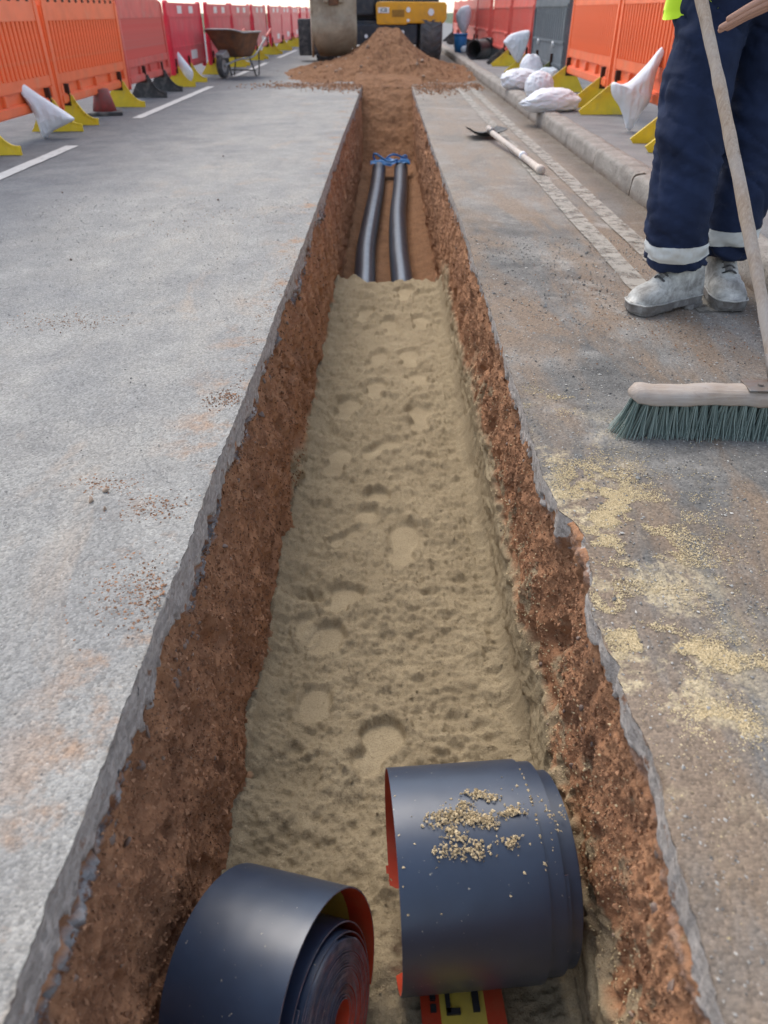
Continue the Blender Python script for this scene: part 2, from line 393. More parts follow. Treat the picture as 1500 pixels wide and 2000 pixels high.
for side, wl, nn in ((-1, wall_l, 130), (1, wall_r, 90)):
    for i in range(nn):
        y = random.choice([random.uniform(.3, 1.2), random.uniform(.5, 2.4), random.uniform(1.5, 5)])
        t = float(asphalt_t(side, np.array([y]))[0])
        band = random.random() < (.62 if side < 0 else .35)
        dd = t+random.uniform(.0, .05)+abs(random.gauss(0, .045)) if band else random.uniform(t+.05, .46)
        big = band and (side < 0 or y < .65)
        sz = random.uniform(.005, .015) if big else random.uniform(.003, .008)
        k = 'flint' if (band or random.random() < .3) else 'pale'
        x = float(wall_x(side, y, dd))
        stone(wl, (x+side*sz*.30, y, -dd), sz*(1+.12*y), k)
# crumbs of soil clinging to the walls
for side, wl in ((-1, wall_l), (1, wall_r)):
    n = 15000; y = np.abs(rng.normal(0, 1, n))*1.5+.15; y = y[y < 5.5]; n = len(y)
    dd = rng.uniform(.07, .63, n); ok = (dd > asphalt_t(side, y)+.012) & (dd < (.60 if side < 0 else .34)); y, dd = y[ok], dd[ok]
    x = np.array(wall_x(side, y, dd)); S = rng.uniform(.0010, .0032, len(y))*(1+.3*y)*np.where(rng.random(len(y)) > .96, 2.0, 1)
    kind(bits('soil_crumbs', np.stack([x, y, -dd], -1), S, M['soilbits'], wl, seed=3+side), 'stuff')
# sand grains stuck to the lower right wall
n = 2600; y = np.abs(rng.normal(0, 1, n))*1.3+.2; y = y[y < 3.5]; n = len(y); dd = .44-np.abs(rng.normal(0, .13, n)); ok = dd > .10; y, dd = y[ok], dd[ok]
kind(bits('sand_grains', np.stack([np.array(wall_x(1, y, dd)), y, -dd], -1), rng.uniform(.0008, .0024, len(y))*(1+.3*y), M['clump'], wall_r, seed=8), 'stuff')

# ------------------------------------------------------------------ sand bed with boot prints
PRINTS = [  # x, y, heading (deg from +Y), length, width, depth
    (.058, 2.06, 3, .25, .105, .020), (-.137, 1.755, 22, .135, .105, .022), (-.180, 1.585, 22, .125, .10, .018),
    (-.035, 2.355, 12, .11, .09, .024), (-.075, 2.215, 25, .12, .085, .016), (.145, 3.02, -5, .22, .11, .02), (-.185, 3.1, 10, .22, .11, .018),
    (-.02, 2.73, 40, .20, .09, .022), (-.058, 3.32, 8, .20, .10, .018), (.115, 4.80, 5, .27, .12, .018), (-.19, 1.34, 5, .12, .085, .012),
    (-.02, 1.20, 20, .17, .11, .018), (.12, 3.72, 0, .24, .11, .018), (-.05, 3.70, 12, .22, .10, .018), (.16, 3.44, -15, .16, .1, .016),
    (-.125, 2.10, 50, .16, .05, .012), (-.20, 2.62, 10, .2, .1, .015), (.02, 4.2, -10, .26, .11, .02), (-.14, 4.4, 15, .24, .11, .018), (.20, 4.25, 0, .22, .1, .015), (-.24, 1.62, 0, .1, .06, .01)]
def sand_height(X, Y):
    base = SAND_Z+.010*fbm(X*3, Y*2.2, 0, 3, 101)
    crumb = .016*fbm(X*8, Y*10, 0, 2, 102, .5)+.021*fbm(X*22, Y*27, 0, 4, 103, .66)+.009*fbm(X*70, Y*90, 0, 3, 104, .7)
    rip = .010*fbm(X*16, Y*75, 0, 3, 105)*ss(-.05, .1, X)*(1-ss(1.9, 2.3, Y))
    pm = np.zeros_like(X)
    dpt = np.zeros_like(X); rim = np.zeros_like(X)
    wob = .16*fbm(X*20, Y*20, 0, 3, 111); soft = .10+.14*ss(-.3, .6, vnoise(X*7, Y*7, 0, 112))
    for (px, py, a, L, W, dp) in PRINTS:
        L, W, dp = L*1.12, W*1.15, dp*.8
        ca, sa = math.cos(R(a)), math.sin(R(a)); dx, dy = X-px, Y-py
        v = dx*sa*1+dy*ca; u = dx*ca-dy*sa
        if L > .15:
            ra_ = np.sqrt((u/(W*.50))**2+((v-.17*L)/(L*.34))**2); rb_ = np.sqrt(((u+.06*W)/(W*.40))**2+((v+.31*L)/(L*.20))**2); rc_ = np.sqrt((u/(W*.33))**2+((v+.1*L)/(L*.25))**2)*1.05
            r = np.minimum(np.minimum(ra_, rb_), rc_)+wob
        else: r = np.sqrt((u/(W/2))**2+np.abs(v/(L/2))**2.4)+wob
        m = 1-ss(.92-soft, .92+soft*.5, r); pm = np.maximum(pm, m); dpt = np.maximum(dpt, m*dp*(1+.35*v/L)); rim = np.maximum(rim, np.exp(-((r-1.2)/.16)**2)*.5)
    patch = ss(.15, .45, fbm(X*4, Y*3, 0, 2, 121))*.35        # half-trodden patches
    z = base+(crumb+rip)*(1-.85*pm)*(1-patch)-dpt+rim*.011*(1+fbm(X*50, Y*50, 0, 2, 122))
    # disturbed pits and lumps
    for (px, py, r, hgt) in ((-.12, 1.13, .07, .030), (-.25, 1.78, .06, -.03), (-.27, 2.32, .09, .028), (-.10, 2.18, .06, .018), (.24, 1.5, .05, .012), (-.06, 1.02, .07, -.022), (-.2, 2.9, .07, .02)):
        z = z+hgt*np.exp(-((X-px)**2+(Y-py)**2)/(r*r*.5))*(.6+.9*np.abs(fbm(X*40, Y*40, 0, 3, 125)))
    # trench sides: sand pushed up against them
    lw, rw = -.337, .352
    z = z+.055*np.exp(-np.maximum(X-lw, 0)/.022)*(.4+.6*vnoise(Y*4, 0, 0, 126)**2)+.13*np.exp(-np.maximum(rw-X, 0)/.016)*(.6+.4*vnoise(Y*6, 0, 0, 127))
    # furrow + spill ridge in front of the left roll, sand heaped between the rolls
    z = z-.016*np.exp(-(((Y-.93)+.35*(X+.12))/.018)**2)*ss(-.3, -.2, X)*(1-ss(-.12, -.03, X))
    z = z+.050*np.exp(-(((X-.0)/.055)**2+((Y-.70)/.20)**2))
    # the bed ends in a broken bank where the ducts come out
    end = 5.05+.10*vnoise(X*9, 0, 0, 128)+.04*vnoise(X*30, 0, 0, 129)
    z = z-(.175)*ss(0, .16, Y-end)
    return z, pm
Ysd = yrows(.0036, -1.2, 5.5); Ysd = Ysd[(Ysd > -.4)]
Xs = np.arange(-.385, .412, .0040)
YY, XX = np.meshgrid(Ysd, Xs, indexing='ij')
zz, pm = sand_height(XX, YY)
sand_o = kind(np_mesh('sand_bed', np.stack([XX, YY, zz], -1).reshape(-1, 3), grid_faces(len(Ysd), len(Xs), flip=True), M['sand'], attrs={'print': pm, 'soil': ss(.3, .6, fbm(XX*9, YY*9, 0, 4, 140)+.9*ss(5.0, 5.4, YY)-.35)*ss(4.9, 5.3, YY)}), 'structure')
n = 12000; x = rng.uniform(-.33, .35, n); y = .3+np.abs(rng.normal(0, 1.15, n)); ok = y < 4.8; x, y = x[ok], y[ok]
hz, pmm = sand_height(x, y); ok = (pmm < .3) | (rng.random(len(x)) < .12)
S = rng.uniform(.0008, .0021, len(x))*(1+.25*y)*np.where(rng.random(len(x)) > .985, 2.4, 1)
kind(bits('sand_crumbs', np.stack([x, y, hz+S*.15], -1)[ok], S[ok], M['sandbits'], sand_o, flat=.6, seed=15), 'stuff')

# trench floor of bare soil beyond the sand, rising into the spoil
Yf = yrows(.008, 4.6, 12.0); Xf = np.linspace(-.44, .44, 120); YY, XX = np.meshgrid(Yf, Xf, indexing='ij')
zf = -.815+.02*fbm(XX*6, YY*4, 0, 4, 151)+.012*fbm(XX*30, YY*24, 0, 3, 152)+.1*ss(.2, .36, np.abs(XX))*.4
kind(np_mesh('trench_floor', np.stack([XX, YY, zf], -1).reshape(-1, 3), grid_faces(len(Yf), len(Xf), flip=True), M['spoil']), 'structure')
bm = bmesh.new(); box(bm, (-.6, -1.34, -1.0), (.6, -1.28, -.004)); box(bm, (-.6, -1.3, -.9), (.6, -.35, -.70)); kind(bm_obj('trench_end', bm, M['spoil']), 'structure')

# ------------------------------------------------------------------ road sheets
def road_side(side):
    Y = yrows(.008); s_ = np.sign(side); e = edge(side, Y)[:, None]
    outer = -8.5 if side < 0 else 1.385
    off = np.concatenate([[0, .003, .007, .012, .018, .026, .036, .05], np.geomspace(.065, abs(outer)-.0, 60)])
    u = (off-off[0])/(off[-1]-off[0])
    X = e+s_*off[None]; X = np.where(off[None] > .3, e*(1-ss(.3, 1, u)[None])+0, 0)*0+X
    X[:, -1] = outer
    if side > 0: X = np.minimum(X, outer)
    if side > 0:
        off = np.concatenate([[0, .003, .007, .012, .018, .026, .036, .05], np.geomspace(.065, 1, 50)]); X = e+(outer-e)*off[None]
    YY = np.repeat(Y[:, None], X.shape[1], 1); dist = np.abs(X-e)
    Z = .0022*fbm(X*3, YY*3, 0, 2, 161)*ss(0, .1, dist)-.006*np.maximum(0, vnoise(YY*22, X*10, 0, 162)+.15)*(1-ss(0, .022, dist))
    Z = Z*(1-ss(11.8, 12.5, YY))
    return X, YY, Z
for side, nm, mt in ((-1, 'road_left', 'road_l'), (1, 'road_right', 'road_r')):
    X, YY, Z = road_side(side); n, m = X.shape
    V = np.stack([X, YY, Z], -1).reshape(-1, 3); F = [grid_faces(n, m, flip=(side > 0))]
    yb = YY[-1, 0]; xs = [(-8.5, 0.0)] if side < 0 else [(0.0, 1.385)]
    Yg = np.concatenate([[yb], np.geomspace(yb+.4, 420, 26)]); xa, xb = xs[0]; Xg = np.linspace(xa, xb, 6)
    gy, gx = np.meshgrid(Yg, Xg, indexing='ij'); b0 = len(V)
    V = np.concatenate([V, np.stack([gx, gy, 0*gx], -1).reshape(-1, 3)]); F.append(grid_faces(len(Yg), 6, flip=True)+b0)
    ro = kind(np_mesh(nm, V, F, M[mt]), 'structure')
    if side < 0: road_l = ro
    else: road_r = ro
s = NT('pavement_asphalt'); a = s.noise(3, 6, .6); b = s.noise(90, 4, .65, off=2)
c = s.mix(s.ramp(a, [(.3, 0.), (.7, 1.)]), (.135, .132, .135), (.235, .225, .215)); c = s.mix(s.ramp(b, [(.3, .5), (.5, 0.)]), c, (.08, .08, .08))
M['pave'] = s.out(c, .88, s.bump(b, .5, .006), spec=.3)
Yp = np.concatenate([np.arange(-2, 12, .12), np.geomspace(12, 420, 26)]); Xp = np.concatenate([np.linspace(1.535, 2.6, 14), [3.4, 4.6]])
gy, gx = np.meshgrid(Yp, Xp, indexing='ij'); gz = .116+.006*fbm(gx*2, gy*2, 0, 2, 171)
pav = kind(np_mesh('pavement', np.stack([gx, gy, gz], -1).reshape(-1, 3), grid_faces(len(Yp), len(Xp), flip=True), M['pave']), 'structure')
M['grass'] = mat('verge_grass', (.06, .085, .03), .9, .5, 3, bump=.8, bscale=20, bdist=.05)
V = np.array([(-420, -60, -.02), (-8.5, -60, -.02), (-8.5, 420, -.02), (-420, 420, -.02), (4.6, -60, .10), (420, -60, .10), (420, 420, .10), (4.6, 420, .10), (-8.5, -60, -.02), (4.6, -60, -.02), (4.6, -1.31, -.02), (-8.5, -1.31, -.02)], float)
kind(np_mesh('ground', V, np.array([[0, 1, 2, 3], [4, 5, 6, 7], [8, 9, 10, 11]]), M['grass'], smooth=False), 'structure')

# kerb, laid stone by stone
s = NT('kerb_stone'); a = s.noise(7, 7, .68); b = s.noise(70, 5, .65, off=3)
c = s.mix(s.ramp(a, [(.3, 0.), (.7, 1.)]), (.20, .175, .15), (.37, .335, .295)); c = s.mix(s.ramp(b, [(.30, .7), (.45, 0.)]), c, (.10, .085, .07))
zc = s.ms(s.n('ShaderNodeSeparateXYZ', {0: s.n('ShaderNodeNewGeometry').outputs['Position']}).outputs[2], .05, .0)
c = s.mix(s.ma('MULTIPLY', zc, s.ramp(a, [(.35, .3), (.6, .9)])), c, (.13, .085, .055))
M['kerb'] = s.out(c, .85, s.bump(s.ma('ADD', a, b), .7, .012), spec=.3)
kerb = bpy.data.objects.new('kerb', None); C.objects.link(kerb); kind(kerb, 'structure')
y = -1.8; i = 0
while y < 30:
    L = .91; nu, nv = 40, 15
    prof = spline([(1.386, -.05), (1.388, .02), (1.392, .07), (1.397, .104), (1.410, .119), (1.43, .123), (1.48, .124), (1.534, .123), (1.537, .06)], nv)
    yy = np.linspace(y+.006, y+L-.006, nu); V = np.zeros((nu, nv, 3))
    V[..., 0] = prof[None, :, 0]; V[..., 2] = prof[None, :, 1]; V[..., 1] = yy[:, None]
    endr = np.minimum(yy-yy[0], yy[-1]-yy)[:, None]; sh = .010*np.exp(-endr/.014)
    nn_ = .006*fbm(V[..., 0]*9, V[..., 1]*9, V[..., 2]*9, 4, 180+i)+.004*fbm(V[..., 0]*30, V[..., 1]*30, V[..., 2]*30, 3, 185+i)
    chip = .03*np.exp(-endr/.06)*np.maximum(0, vnoise(i*3.7, yy[:, None]*7, prof[None, :, 0]*14, 190))
    V[..., 0] += np.where(np.arange(nv)[None] < 10, sh+nn_+chip*.8, 0); V[..., 2] += np.where(np.arange(nv)[None] > 2, -sh+nn_-chip, 0)
    V = V.reshape(-1, 3)
    np_mesh('kerb_stone', V, [grid_faces(nu, nv), np.arange(nv)[None, :], (np.arange(nv)+(nu-1)*nv)[None, ::-1]], M['kerb'], kerb)
    y += L; i += 1

# road paint
def paint_mat(name, col, wear):
    s = NT(name); wn_ = s.noise(14, 9, .75, .3); d2 = s.noise(4, 6, .65, off=5)
    c = s.mix(s.ramp(d2, [(.35, 0.), (.7, .75)]), col, tuple(x*.72 for x in col)); c = s.mix(s.ramp(s.noise(120, 3, .6), [(.3, .4), (.5, 0.)]), c, (.2, .18, .16))
    s.out(c, .7, s.bump(s.noise(110, 4, .6), .4, .004))
    tr = s.n('ShaderNodeBsdfTransparent'); mx = s.n('ShaderNodeMixShader')
    s.set(mx.inputs[0], s.ramp(wn_, [(wear-.07, 0.), (wear+.13, .92)])); s.t.links.new(tr.outputs[0], mx.inputs[1]); s.t.links.new(s.b.outputs[0], mx.inputs[2])
    s.t.links.new(mx.outputs[0], s.t.nodes['Material Output'].inputs[0]); return s.m
M['white_paint'] = paint_mat('worn_white_paint', (.50, .50, .49), .30); M['cream'] = paint_mat('worn_yellow_paint', (.35, .315, .26), .405)
def strip(name, x0, x1, y0, y1, m, parent, z=.005):
    n = max(6, int((y1-y0)/.05)); ys = np.linspace(y0, y1, n); jx = .004*vnoise(ys*9, 0, 0, 201); j2 = .004*vnoise(ys*9, 5, 0, 202)
    V = np.concatenate([np.stack([x0+jx, ys, 0*ys+z], -1), np.stack([x1+j2, ys, 0*ys+z], -1)])
    i = np.arange(n-1); return np_mesh(name, V, np.stack([i, i+n, i+n+1, i+1], -1), m, parent)
for (a, b) in ((2.4, 6.4), (8.2, 11.9), (13.7, 17.6), (19.5, 23.5), (25.5, 29.5)): strip('lane_dash', -2.53, -2.43, a, b, M['white_paint'], road_l)
for (xa, xb) in ((.925, 1.015), (1.095, 1.185)): strip('edge_line', xa, xb, 2.55, 12.3, M['cream'], road_r)
strip('pavement_mark', 1.83, 2.3, 5.15, 5.75, M['white_paint'], pav, .135)

# ------------------------------------------------------------------ spoil heap at the trench end
def heap_z(X, Y):
    ax = np.abs(X-.02)*np.where(X < 0, .86, 1.0)
    crest = .64*np.exp(-np.maximum(ax-.17, 0)/.50)-.02
    yf = ss(12.6, 14.9, Y+.6*np.minimum(ax, 1.0)-.25*vnoise(X*2, 0, 0, 211)); yb = 1-ss(15.6, 17.4, Y)
    z = crest*yf*yb-.03*ss(1.1, 1.7, ax)-.03*(1-yf)
    z = z+(.05*fbm(X*3, Y*3, 0, 4, 212)+.035*fbm(X*11, Y*9, 0, 3, 213)+.01*fbm(X*40, Y*30, 0, 2, 214))*ss(.0, .1, z+.05)
    ramp = -.86+.90*ss(10.15, 12.6, Y)**.9+.045*fbm(X*6, Y*6, 0, 4, 215)+.02*fbm(X*22, Y*20, 0, 3, 216)
    inn = 1-ss(.36, .39, ax)
    return np.where((ax < .385) & (Y < 12.75), np.maximum(ramp, -1)*1, z), z
Xh = np.concatenate([np.arange(-2.1, -.5, .022), np.arange(-.5, .52, .012), np.arange(.52, 1.9, .022)]); Yh = np.arange(12.2, 17.6, .025)
gy, gx = np.meshgrid(Yh, Xh, indexing='ij'); _, hz = heap_z(gx, gy)
rampz, _ = heap_z(np.clip(gx, -.38, .38), np.minimum(gy, 12.7))
bl = ss(.34, .60, np.abs(gx)); hz = np.where(gy < 13.2, np.maximum(hz, 0*hz-.06), hz)
mid_ = -.86+.90*ss(10.15, 12.6, gy)**.9-.01; hz = np.where(np.abs(gx) < .5, np.maximum(hz, np.minimum(mid_+.3*ss(12.4, 13.4, gy)*.2, 1)), hz)
heap = empty('spoil_heap', 'heap of loose brown excavated soil at the far end of the trench', 'soil heap', (0, 14.5, 0))
ho = np_mesh('soil_mound', np.stack([gx, gy-14.5, hz], -1).reshape(-1, 3), grid_faces(len(Yh), len(Xh), flip=True), M['spoil'], heap)
Yr = np.arange(10.0, 12.75, .02); Xr = np.arange(-.42, .42, .014); gy, gx = np.meshgrid(Yr, Xr, indexing='ij')
rz, _ = heap_z(np.clip(gx, -.38, .38), np.minimum(gy, 12.74))
np_mesh('soil_slope', np.stack([gx, gy-14.5, rz-.012], -1).reshape(-1, 3), grid_faces(len(Yr), len(Xr), flip=True), M['spoil'], heap)
n = 2600; x = rng.normal(0, .8, n); y = rng.uniform(12.3, 15.6, n); _, z = heap_z(x, y); ok = (z > -.02) & (np.abs(x) < 2.1); S = rng.uniform(.004, .014, n)*np.where(rng.random(n) > .95, 1.9, 1)
kind(bits('soil_clods', np.stack([x, y-14.5, z], -1)[ok], S[ok], M['soilbits'], heap, seed=21), 'stuff')
for i in range(26):
    x = random.choice([random.uniform(.45, 1.7), random.uniform(-1.6, -.3)]); y = random.uniform(12.7, 14.6); z = float(heap_z(np.array([x]), np.array([y]))[1][0])
    stone(heap, (x, y-14.5, max(z, 0)+.01), random.uniform(.02, .05), 'pale')

# ------------------------------------------------------------------ loose bits on the road
def blobs(B, n, seed):
    g = np.random.default_rng(seed); X, Yv = [], []
    for (bx, by, sx, sy, wgt) in B:
        k = int(n*wgt); X.append(g.normal(bx, sx, k)); Yv.append(g.normal(by, sy, k))
    return np.concatenate(X), np.concatenate(Yv)
B = [(.47, 1.42, .055, .055, .16), (.46, 1.29, .05, .06, .17), (.55, 1.30, .06, .06, .09), (.44, 1.17, .035, .06, .10), (.54, 1.15, .06, .05, .07), (.40, 1.02, .018, .06, .07), (.43, .91, .035, .035, .09), (.51, .885, .03, .02, .06), (.585, .85, .03, .025, .06), (.50, .74, .03, .018, .05), (.45, 1.83, .05, .05, .05), (.52, 1.1, .14, .25, .14)]
x, y = blobs(B, 64000, 31)
cl = fbm(x*22, y*22, 0, 3, 221); ok = (cl > -.12+.25*rng.random(len(x))) & (x > edge(1, y)+.004) & (x < 1.3) & (y > .2); x, y = x[ok], y[ok]; S = rng.uniform(.0006, .0019, len(x))
kind(tag(bits('scattered_sand', np.stack([x, y, S*.35], -1), S, M['dry'], flat=.7, seed=33), 'dry yellow sand scattered on the road along the right trench edge', 'sand'), 'stuff')
n = 9000; x = rng.uniform(.36, 1.35, n); y = .2+3.4*rng.random(n)**1.6; S = rng.uniform(.0007, .0022, n)*(1+.4*y)*np.where(rng.random(n) > .97, 1.8, 1)
x2 = -rng.uniform(.41, 1.9, 6000); y2 = .2+4.3*rng.random(6000)**1.6; S2 = rng.uniform(.0006, .0016, 6000)*(1+.4*y2)
x, y, S = np.concatenate([x, x2]), np.concatenate([y, y2]), np.concatenate([S, S2])
ok = (x > edge(1, y)+.004) | (x < edge(-1, y)-.004)
kind(tag(bits('road_grit', np.stack([x, y, S*.3], -1)[ok], S[ok], M['gritbits'], flat=.7, seed=35), 'fine grit and stone chips strewn over the road surface', 'grit'), 'stuff')
B = [(-.465, 1.03, .045, .05, .3), (-.63, 1.40, .04, .02, .1), (-.50, 1.31, .04, .03, .12), (-.44, 1.85, .03, .03, .12), (-1.1, 2.45, .1, .05, .1), (-.9, 4.0, .2, .3, .1), (.9, 2.5, .25, .25, .35), (-.42, 2.6, .02, .5, .1)]
B += [(-1.0, 12.1, .45, .25, .5), (1.0, 12.0, .35, .3, .6), (-.6, 11.9, .2, .4, .3), (.6, 11.6, .2, .5, .3)]
x, y = blobs(B, 2200, 41); S = rng.uniform(.001, .0035, len(x))*np.where(y > 10, 5, 1); ok = ((x > edge(1, y)+.004) | (x < edge(-1, y)-.004)) & (x < 1.33)
kind(tag(bits('scattered_soil', np.stack([x, y, S*.3], -1)[ok], S[ok], M['soilbits'], flat=.7, seed=43), 'brown soil crumbs spilled on the road beside the trench', 'soil'), 'stuff')
for (x, y, k, lb) in ((-.64, 1.33, 'pale', 'brown loose stone beside the soil smear, nearest of three on the left road'), (-.60, 1.30, 'pale', 'brown loose stone closest to the trench among three on the left road'), (-.62, 1.37, 'pale', 'brown loose stone farthest back of three on the left road'),
        (-1.35, 3.2, 'flint', 'small dark stone alone on the dusty road left of the trench'), (-.95, 4.4, 'flint', 'dark stone chip on the left road level with the sand end'), (-1.9, 4.6, 'flint', 'small dark stone out on the left road towards the near dash'), (-1.2, 5.9, 'flint', 'small dark stone on the left road below the spoil heap'), (.95, 5.6, 'flint', 'dark stone chip beside the shovel shaft on the right road')):
    o = stone(None, (x, y, .005), random.uniform(.007, .011), k, 'loose_stone'); tag(o, lb, 'stone', 'loose stones on the road')

# ------------------------------------------------------------------ object materials
DUST = (.36, .31, .25)
M['orange'] = mat('orange_plastic', (.90, .175, .058), .42, .08, 5, dirt=(.75, .32, .18), dirt_amt=.16, dirt_scale=5, bump=.08)
M['coral'] = mat('faded_red_plastic', (.66, .105, .080), .5, .12, 5, dirt=(.52, .20, .16), dirt_amt=.3, dirt_scale=5, bump=.08)
M['crimson'] = mat('crimson_plastic', (.70, .032, .062), .42, .10, 4, dirt=(.55, .16, .15), dirt_amt=.18, dirt_scale=4, bump=.08)
M['grey_pl'] = mat('grey_plastic', (.105, .125, .14), .55, .12, 6, dirt=(.25, .25, .25), dirt_amt=.2, bump=.08)
M['yellow'] = mat('yellow_plastic', (.70, .50, .025), .5, .12, 8, dirt=(.42, .33, .12), dirt_amt=.25, dirt_scale=9, bump=.12)
M['olive'] = mat('dirty_green_plastic', (.16, .17, .04), .6, .2, 8, dirt=(.22, .2, .15), dirt_amt=.3)
M['rubber'] = mat('black_rubber', (.045, .045, .047), .75, .25, 12, dirt=(.20, .18, .16), dirt_amt=.35, dirt_scale=9, bump=.3)
M['reflect'] = mat('white_reflective_sheet', (.74, .66, .66), .35, .08, 12, dirt=(.6, .4, .4), dirt_amt=.15, bump=.05)
M['slot'] = mat('dark_slot', (.05, .02, .012), .8, .2, 12)
M['greyslot'] = mat('steel_bolt', (.45, .46, .47), .45, .15, 20, metal=.3)
def m_bag(name, col):
    s = NT(name); x = s.n('ShaderNodeTexWave', {'Vector': s.co, 'Scale': 260, 'Distortion': 1.5}).outputs['Fac']
    c = s.mix(s.ramp(s.noise(7, 6, .65), [(.45, 0.), (.75, .45)]), col, tuple(q*.74 for q in col))
    return s.out(c, .62, s.bump(s.ma('ADD', s.ma('MULTIPLY', x, .25), s.noise(30, 5, .6)), .35, .006), spec=.35)
M['bag'] = m_bag('white_woven_plastic', (.74, .75, .78)); M['bagblue'] = m_bag('bluish_plastic', (.55, .64, .70))
M['black_pl'] = mat('black_duct_plastic', (.020, .028, .046), .34, .12, 4, bump=.0, spec=.9)
M['twin'] = mat('black_pipe_plastic', (.05, .052, .056), .6, .2, 10, dirt=(.2, .18, .16), dirt_amt=.3)
M['blue'] = mat('blue_plastic', (.03, .20, .50), .5, .2, 12)
M['wood'] = None
def m_wood(name, a, b, sc):
    s = NT(name); g = s.noise(30, 6, .65, .3, vec=s.vec(sc)); d2 = s.noise(5, 6, .65, off=4)
    c = s.mix(s.ramp(g, [(.3, 0.), (.7, 1.)]), a, b); c = s.mix(s.ramp(d2, [(.42, 0.), (.66, .75)]), c, (.40, .36, .33)); c = s.mix(s.ramp(s.noise(18, 5, .7, off=9), [(.62, 0.), (.7, .7)]), c, (.16, .115, .085))
    return s.out(c, .75, s.bump(g, .45, .004), spec=.25)
M['pole'] = m_wood('weathered_broom_pole', (.27, .19, .135), (.46, .36, .275), (6, 6, .5)); M['block'] = m_wood('broom_block_wood', (.27, .20, .15), (.43, .345, .27), (.5, 6, 6))
M['handle'] = m_wood('pale_shovel_shaft', (.48, .40, .33), (.66, .58, .50), (6, 6, .5))
def m_bristle():
    s = NT('green_bristle'); n = s.noise(90, 4, .6, vec=s.vec((1, 1, .12)))
    c = s.mix(s.attr('tone'), (.10, .155, .14), (.36, .43, .385)); c = s.mix(s.ramp(n, [(.5, 0.), (.7, .5)]), c, (.30, .33, .28))
    return s.out(c, .55, spec=.4)
M['bristle'] = m_bristle()
M['steel'] = mat('worn_steel', (.22, .21, .20), .45, .25, 20, dirt=(.2, .12, .07), dirt_amt=.3, metal=.6)
M['rust'] = mat('rusty_tray_paint', (.19, .085, .04), .7, .35, 7, dirt=(.075, .06, .05), dirt_amt=.4, dirt_scale=5, bump=.3)
M['galv'] = mat('dull_grey_metal', (.33, .33, .33), .5, .2, 12, metal=.35, dirt=(.3, .24, .18), dirt_amt=.3)

# ------------------------------------------------------------------ tape rolls in the trench
def m_tape_in():
    s = NT('printed_tape_underside'); v = s.attr('across')
    band = s.ma('LESS_THAN', s.ma('ABSOLUTE', s.ma('SUBTRACT', v, .5)), .27)
    c = s.mix(band, (.46, .050, .018), (.58, .44, .07)); c = s.mix(s.ramp(s.noise(9, 6, .7), [(.5, 0.), (.75, .35)]), c, (.30, .2, .1))
    return s.out(c, .38, s.bump(s.noise(60, 3), .08, .003), spec=.5)
def m_tape_out():
    s = NT('black_tape_plastic')
    c = s.mix(s.ramp(s.noise(5, 6, .6), [(.4, 0.), (.7, 1.)]), (.012, .022, .044), (.019, .036, .070))
    c = s.mix(s.ramp(s.noise(150, 2, .5, off=3), [(.74, 0.), (.77, .7)]), c, (.45, .40, .30))
    r = s.ma('ADD', .27, s.ma('MULTIPLY', s.noise(12, 5, .7, off=6), .22))
    return s.out(c, r, s.bump(s.noise(7, 2, .5), .12, .02), spec=.85)
M['tape_in'] = m_tape_in(); M['tape_out'] = m_tape_out()
M['tape_edge'] = mat('tape_edge', (.17, .15, .165), .6, .6, 60, dirt=(.36, .13, .10), dirt_amt=.25, dirt_scale=25, bscale=200)
M['ink'] = mat('black_print', (.02, .02, .02), .5, .1)
def ribbon(name, path, W, t, parent, axial=None, tw=None):
    """path (n,2) in local yz, ribbon along local x of width W, thickness t; outward side = left normal given by tw sign"""
    P = np.asarray(path, float); n = len(P); T = np.gradient(P, axis=0); T /= np.linalg.norm(T, axis=1)[:, None]
    N = np.stack([T[:, 1], -T[:, 0]], -1)
    ax = np.zeros(n) if axial is None else np.asarray(axial)
    xs = np.linspace(-W/2, W/2, 7); m = len(xs)
    out = np.zeros((n, m, 3)); inn = np.zeros((n, m, 3))
    for A, sg in ((out, .5), (inn, -.5)):
        A[..., 0] = xs[None]+ax[:, None]; A[..., 1:] = (P+N*t*sg)[:, None]
    V = np.concatenate([out.reshape(-1, 3), inn.reshape(-1, 3)]); k = n*m
    Fo = grid_faces(n, m); Fi = grid_faces(n, m, flip=True)+k
    i = np.arange(n-1)
    e0 = np.stack([i*m, (i+1)*m, (i+1)*m+k, i*m+k], -1)[:, ::-1]; e1 = np.stack([i*m+m-1, (i+1)*m+m-1, (i+1)*m+m-1+k, i*m+m-1+k], -1)
    j = np.arange(m-1); c0 = np.stack([j, j+1, j+1+k, j+k], -1); c1 = c0+(n-1)*m; c1 = c1[:, ::-1]
    c1 = np.stack([(n-1)*m+j, (n-1)*m+j+1, (n-1)*m+j+1+k, (n-1)*m+j+k], -1)[:, ::-1]
    nf = 2*k; V = np.concatenate([V, V]); e0, e1, c0, c1 = e0+nf, e1+nf, c0+nf, c1+nf   # own vertices keep the cut edges crisp
    F = np.concatenate([Fo, Fi, e0, e1, c0, c1]); mi = np.concatenate([np.zeros(len(Fo)), np.ones(len(Fi)), np.full(len(F)-len(Fo)-len(Fi), 2)])
    ac = np.tile(np.linspace(0, 1, m), 4*n)
    return np_mesh(name, V, F, [M['tape_out'], M['tape_in'], M['tape_edge']], parent, attrs={'across': ac}, midx=mi)
def spiral(r0, r1, turns, ph0, oval=0, seg=56, sag=0):
    n = int(turns*seg)+1; a = ph0+np.linspace(0, turns*2*np.pi, n); r = np.linspace(r0, r1, n)
    return np.stack([r*(1-oval)*np.cos(a), r*(1+oval)*np.sin(a)], -1)
T_ = .0024
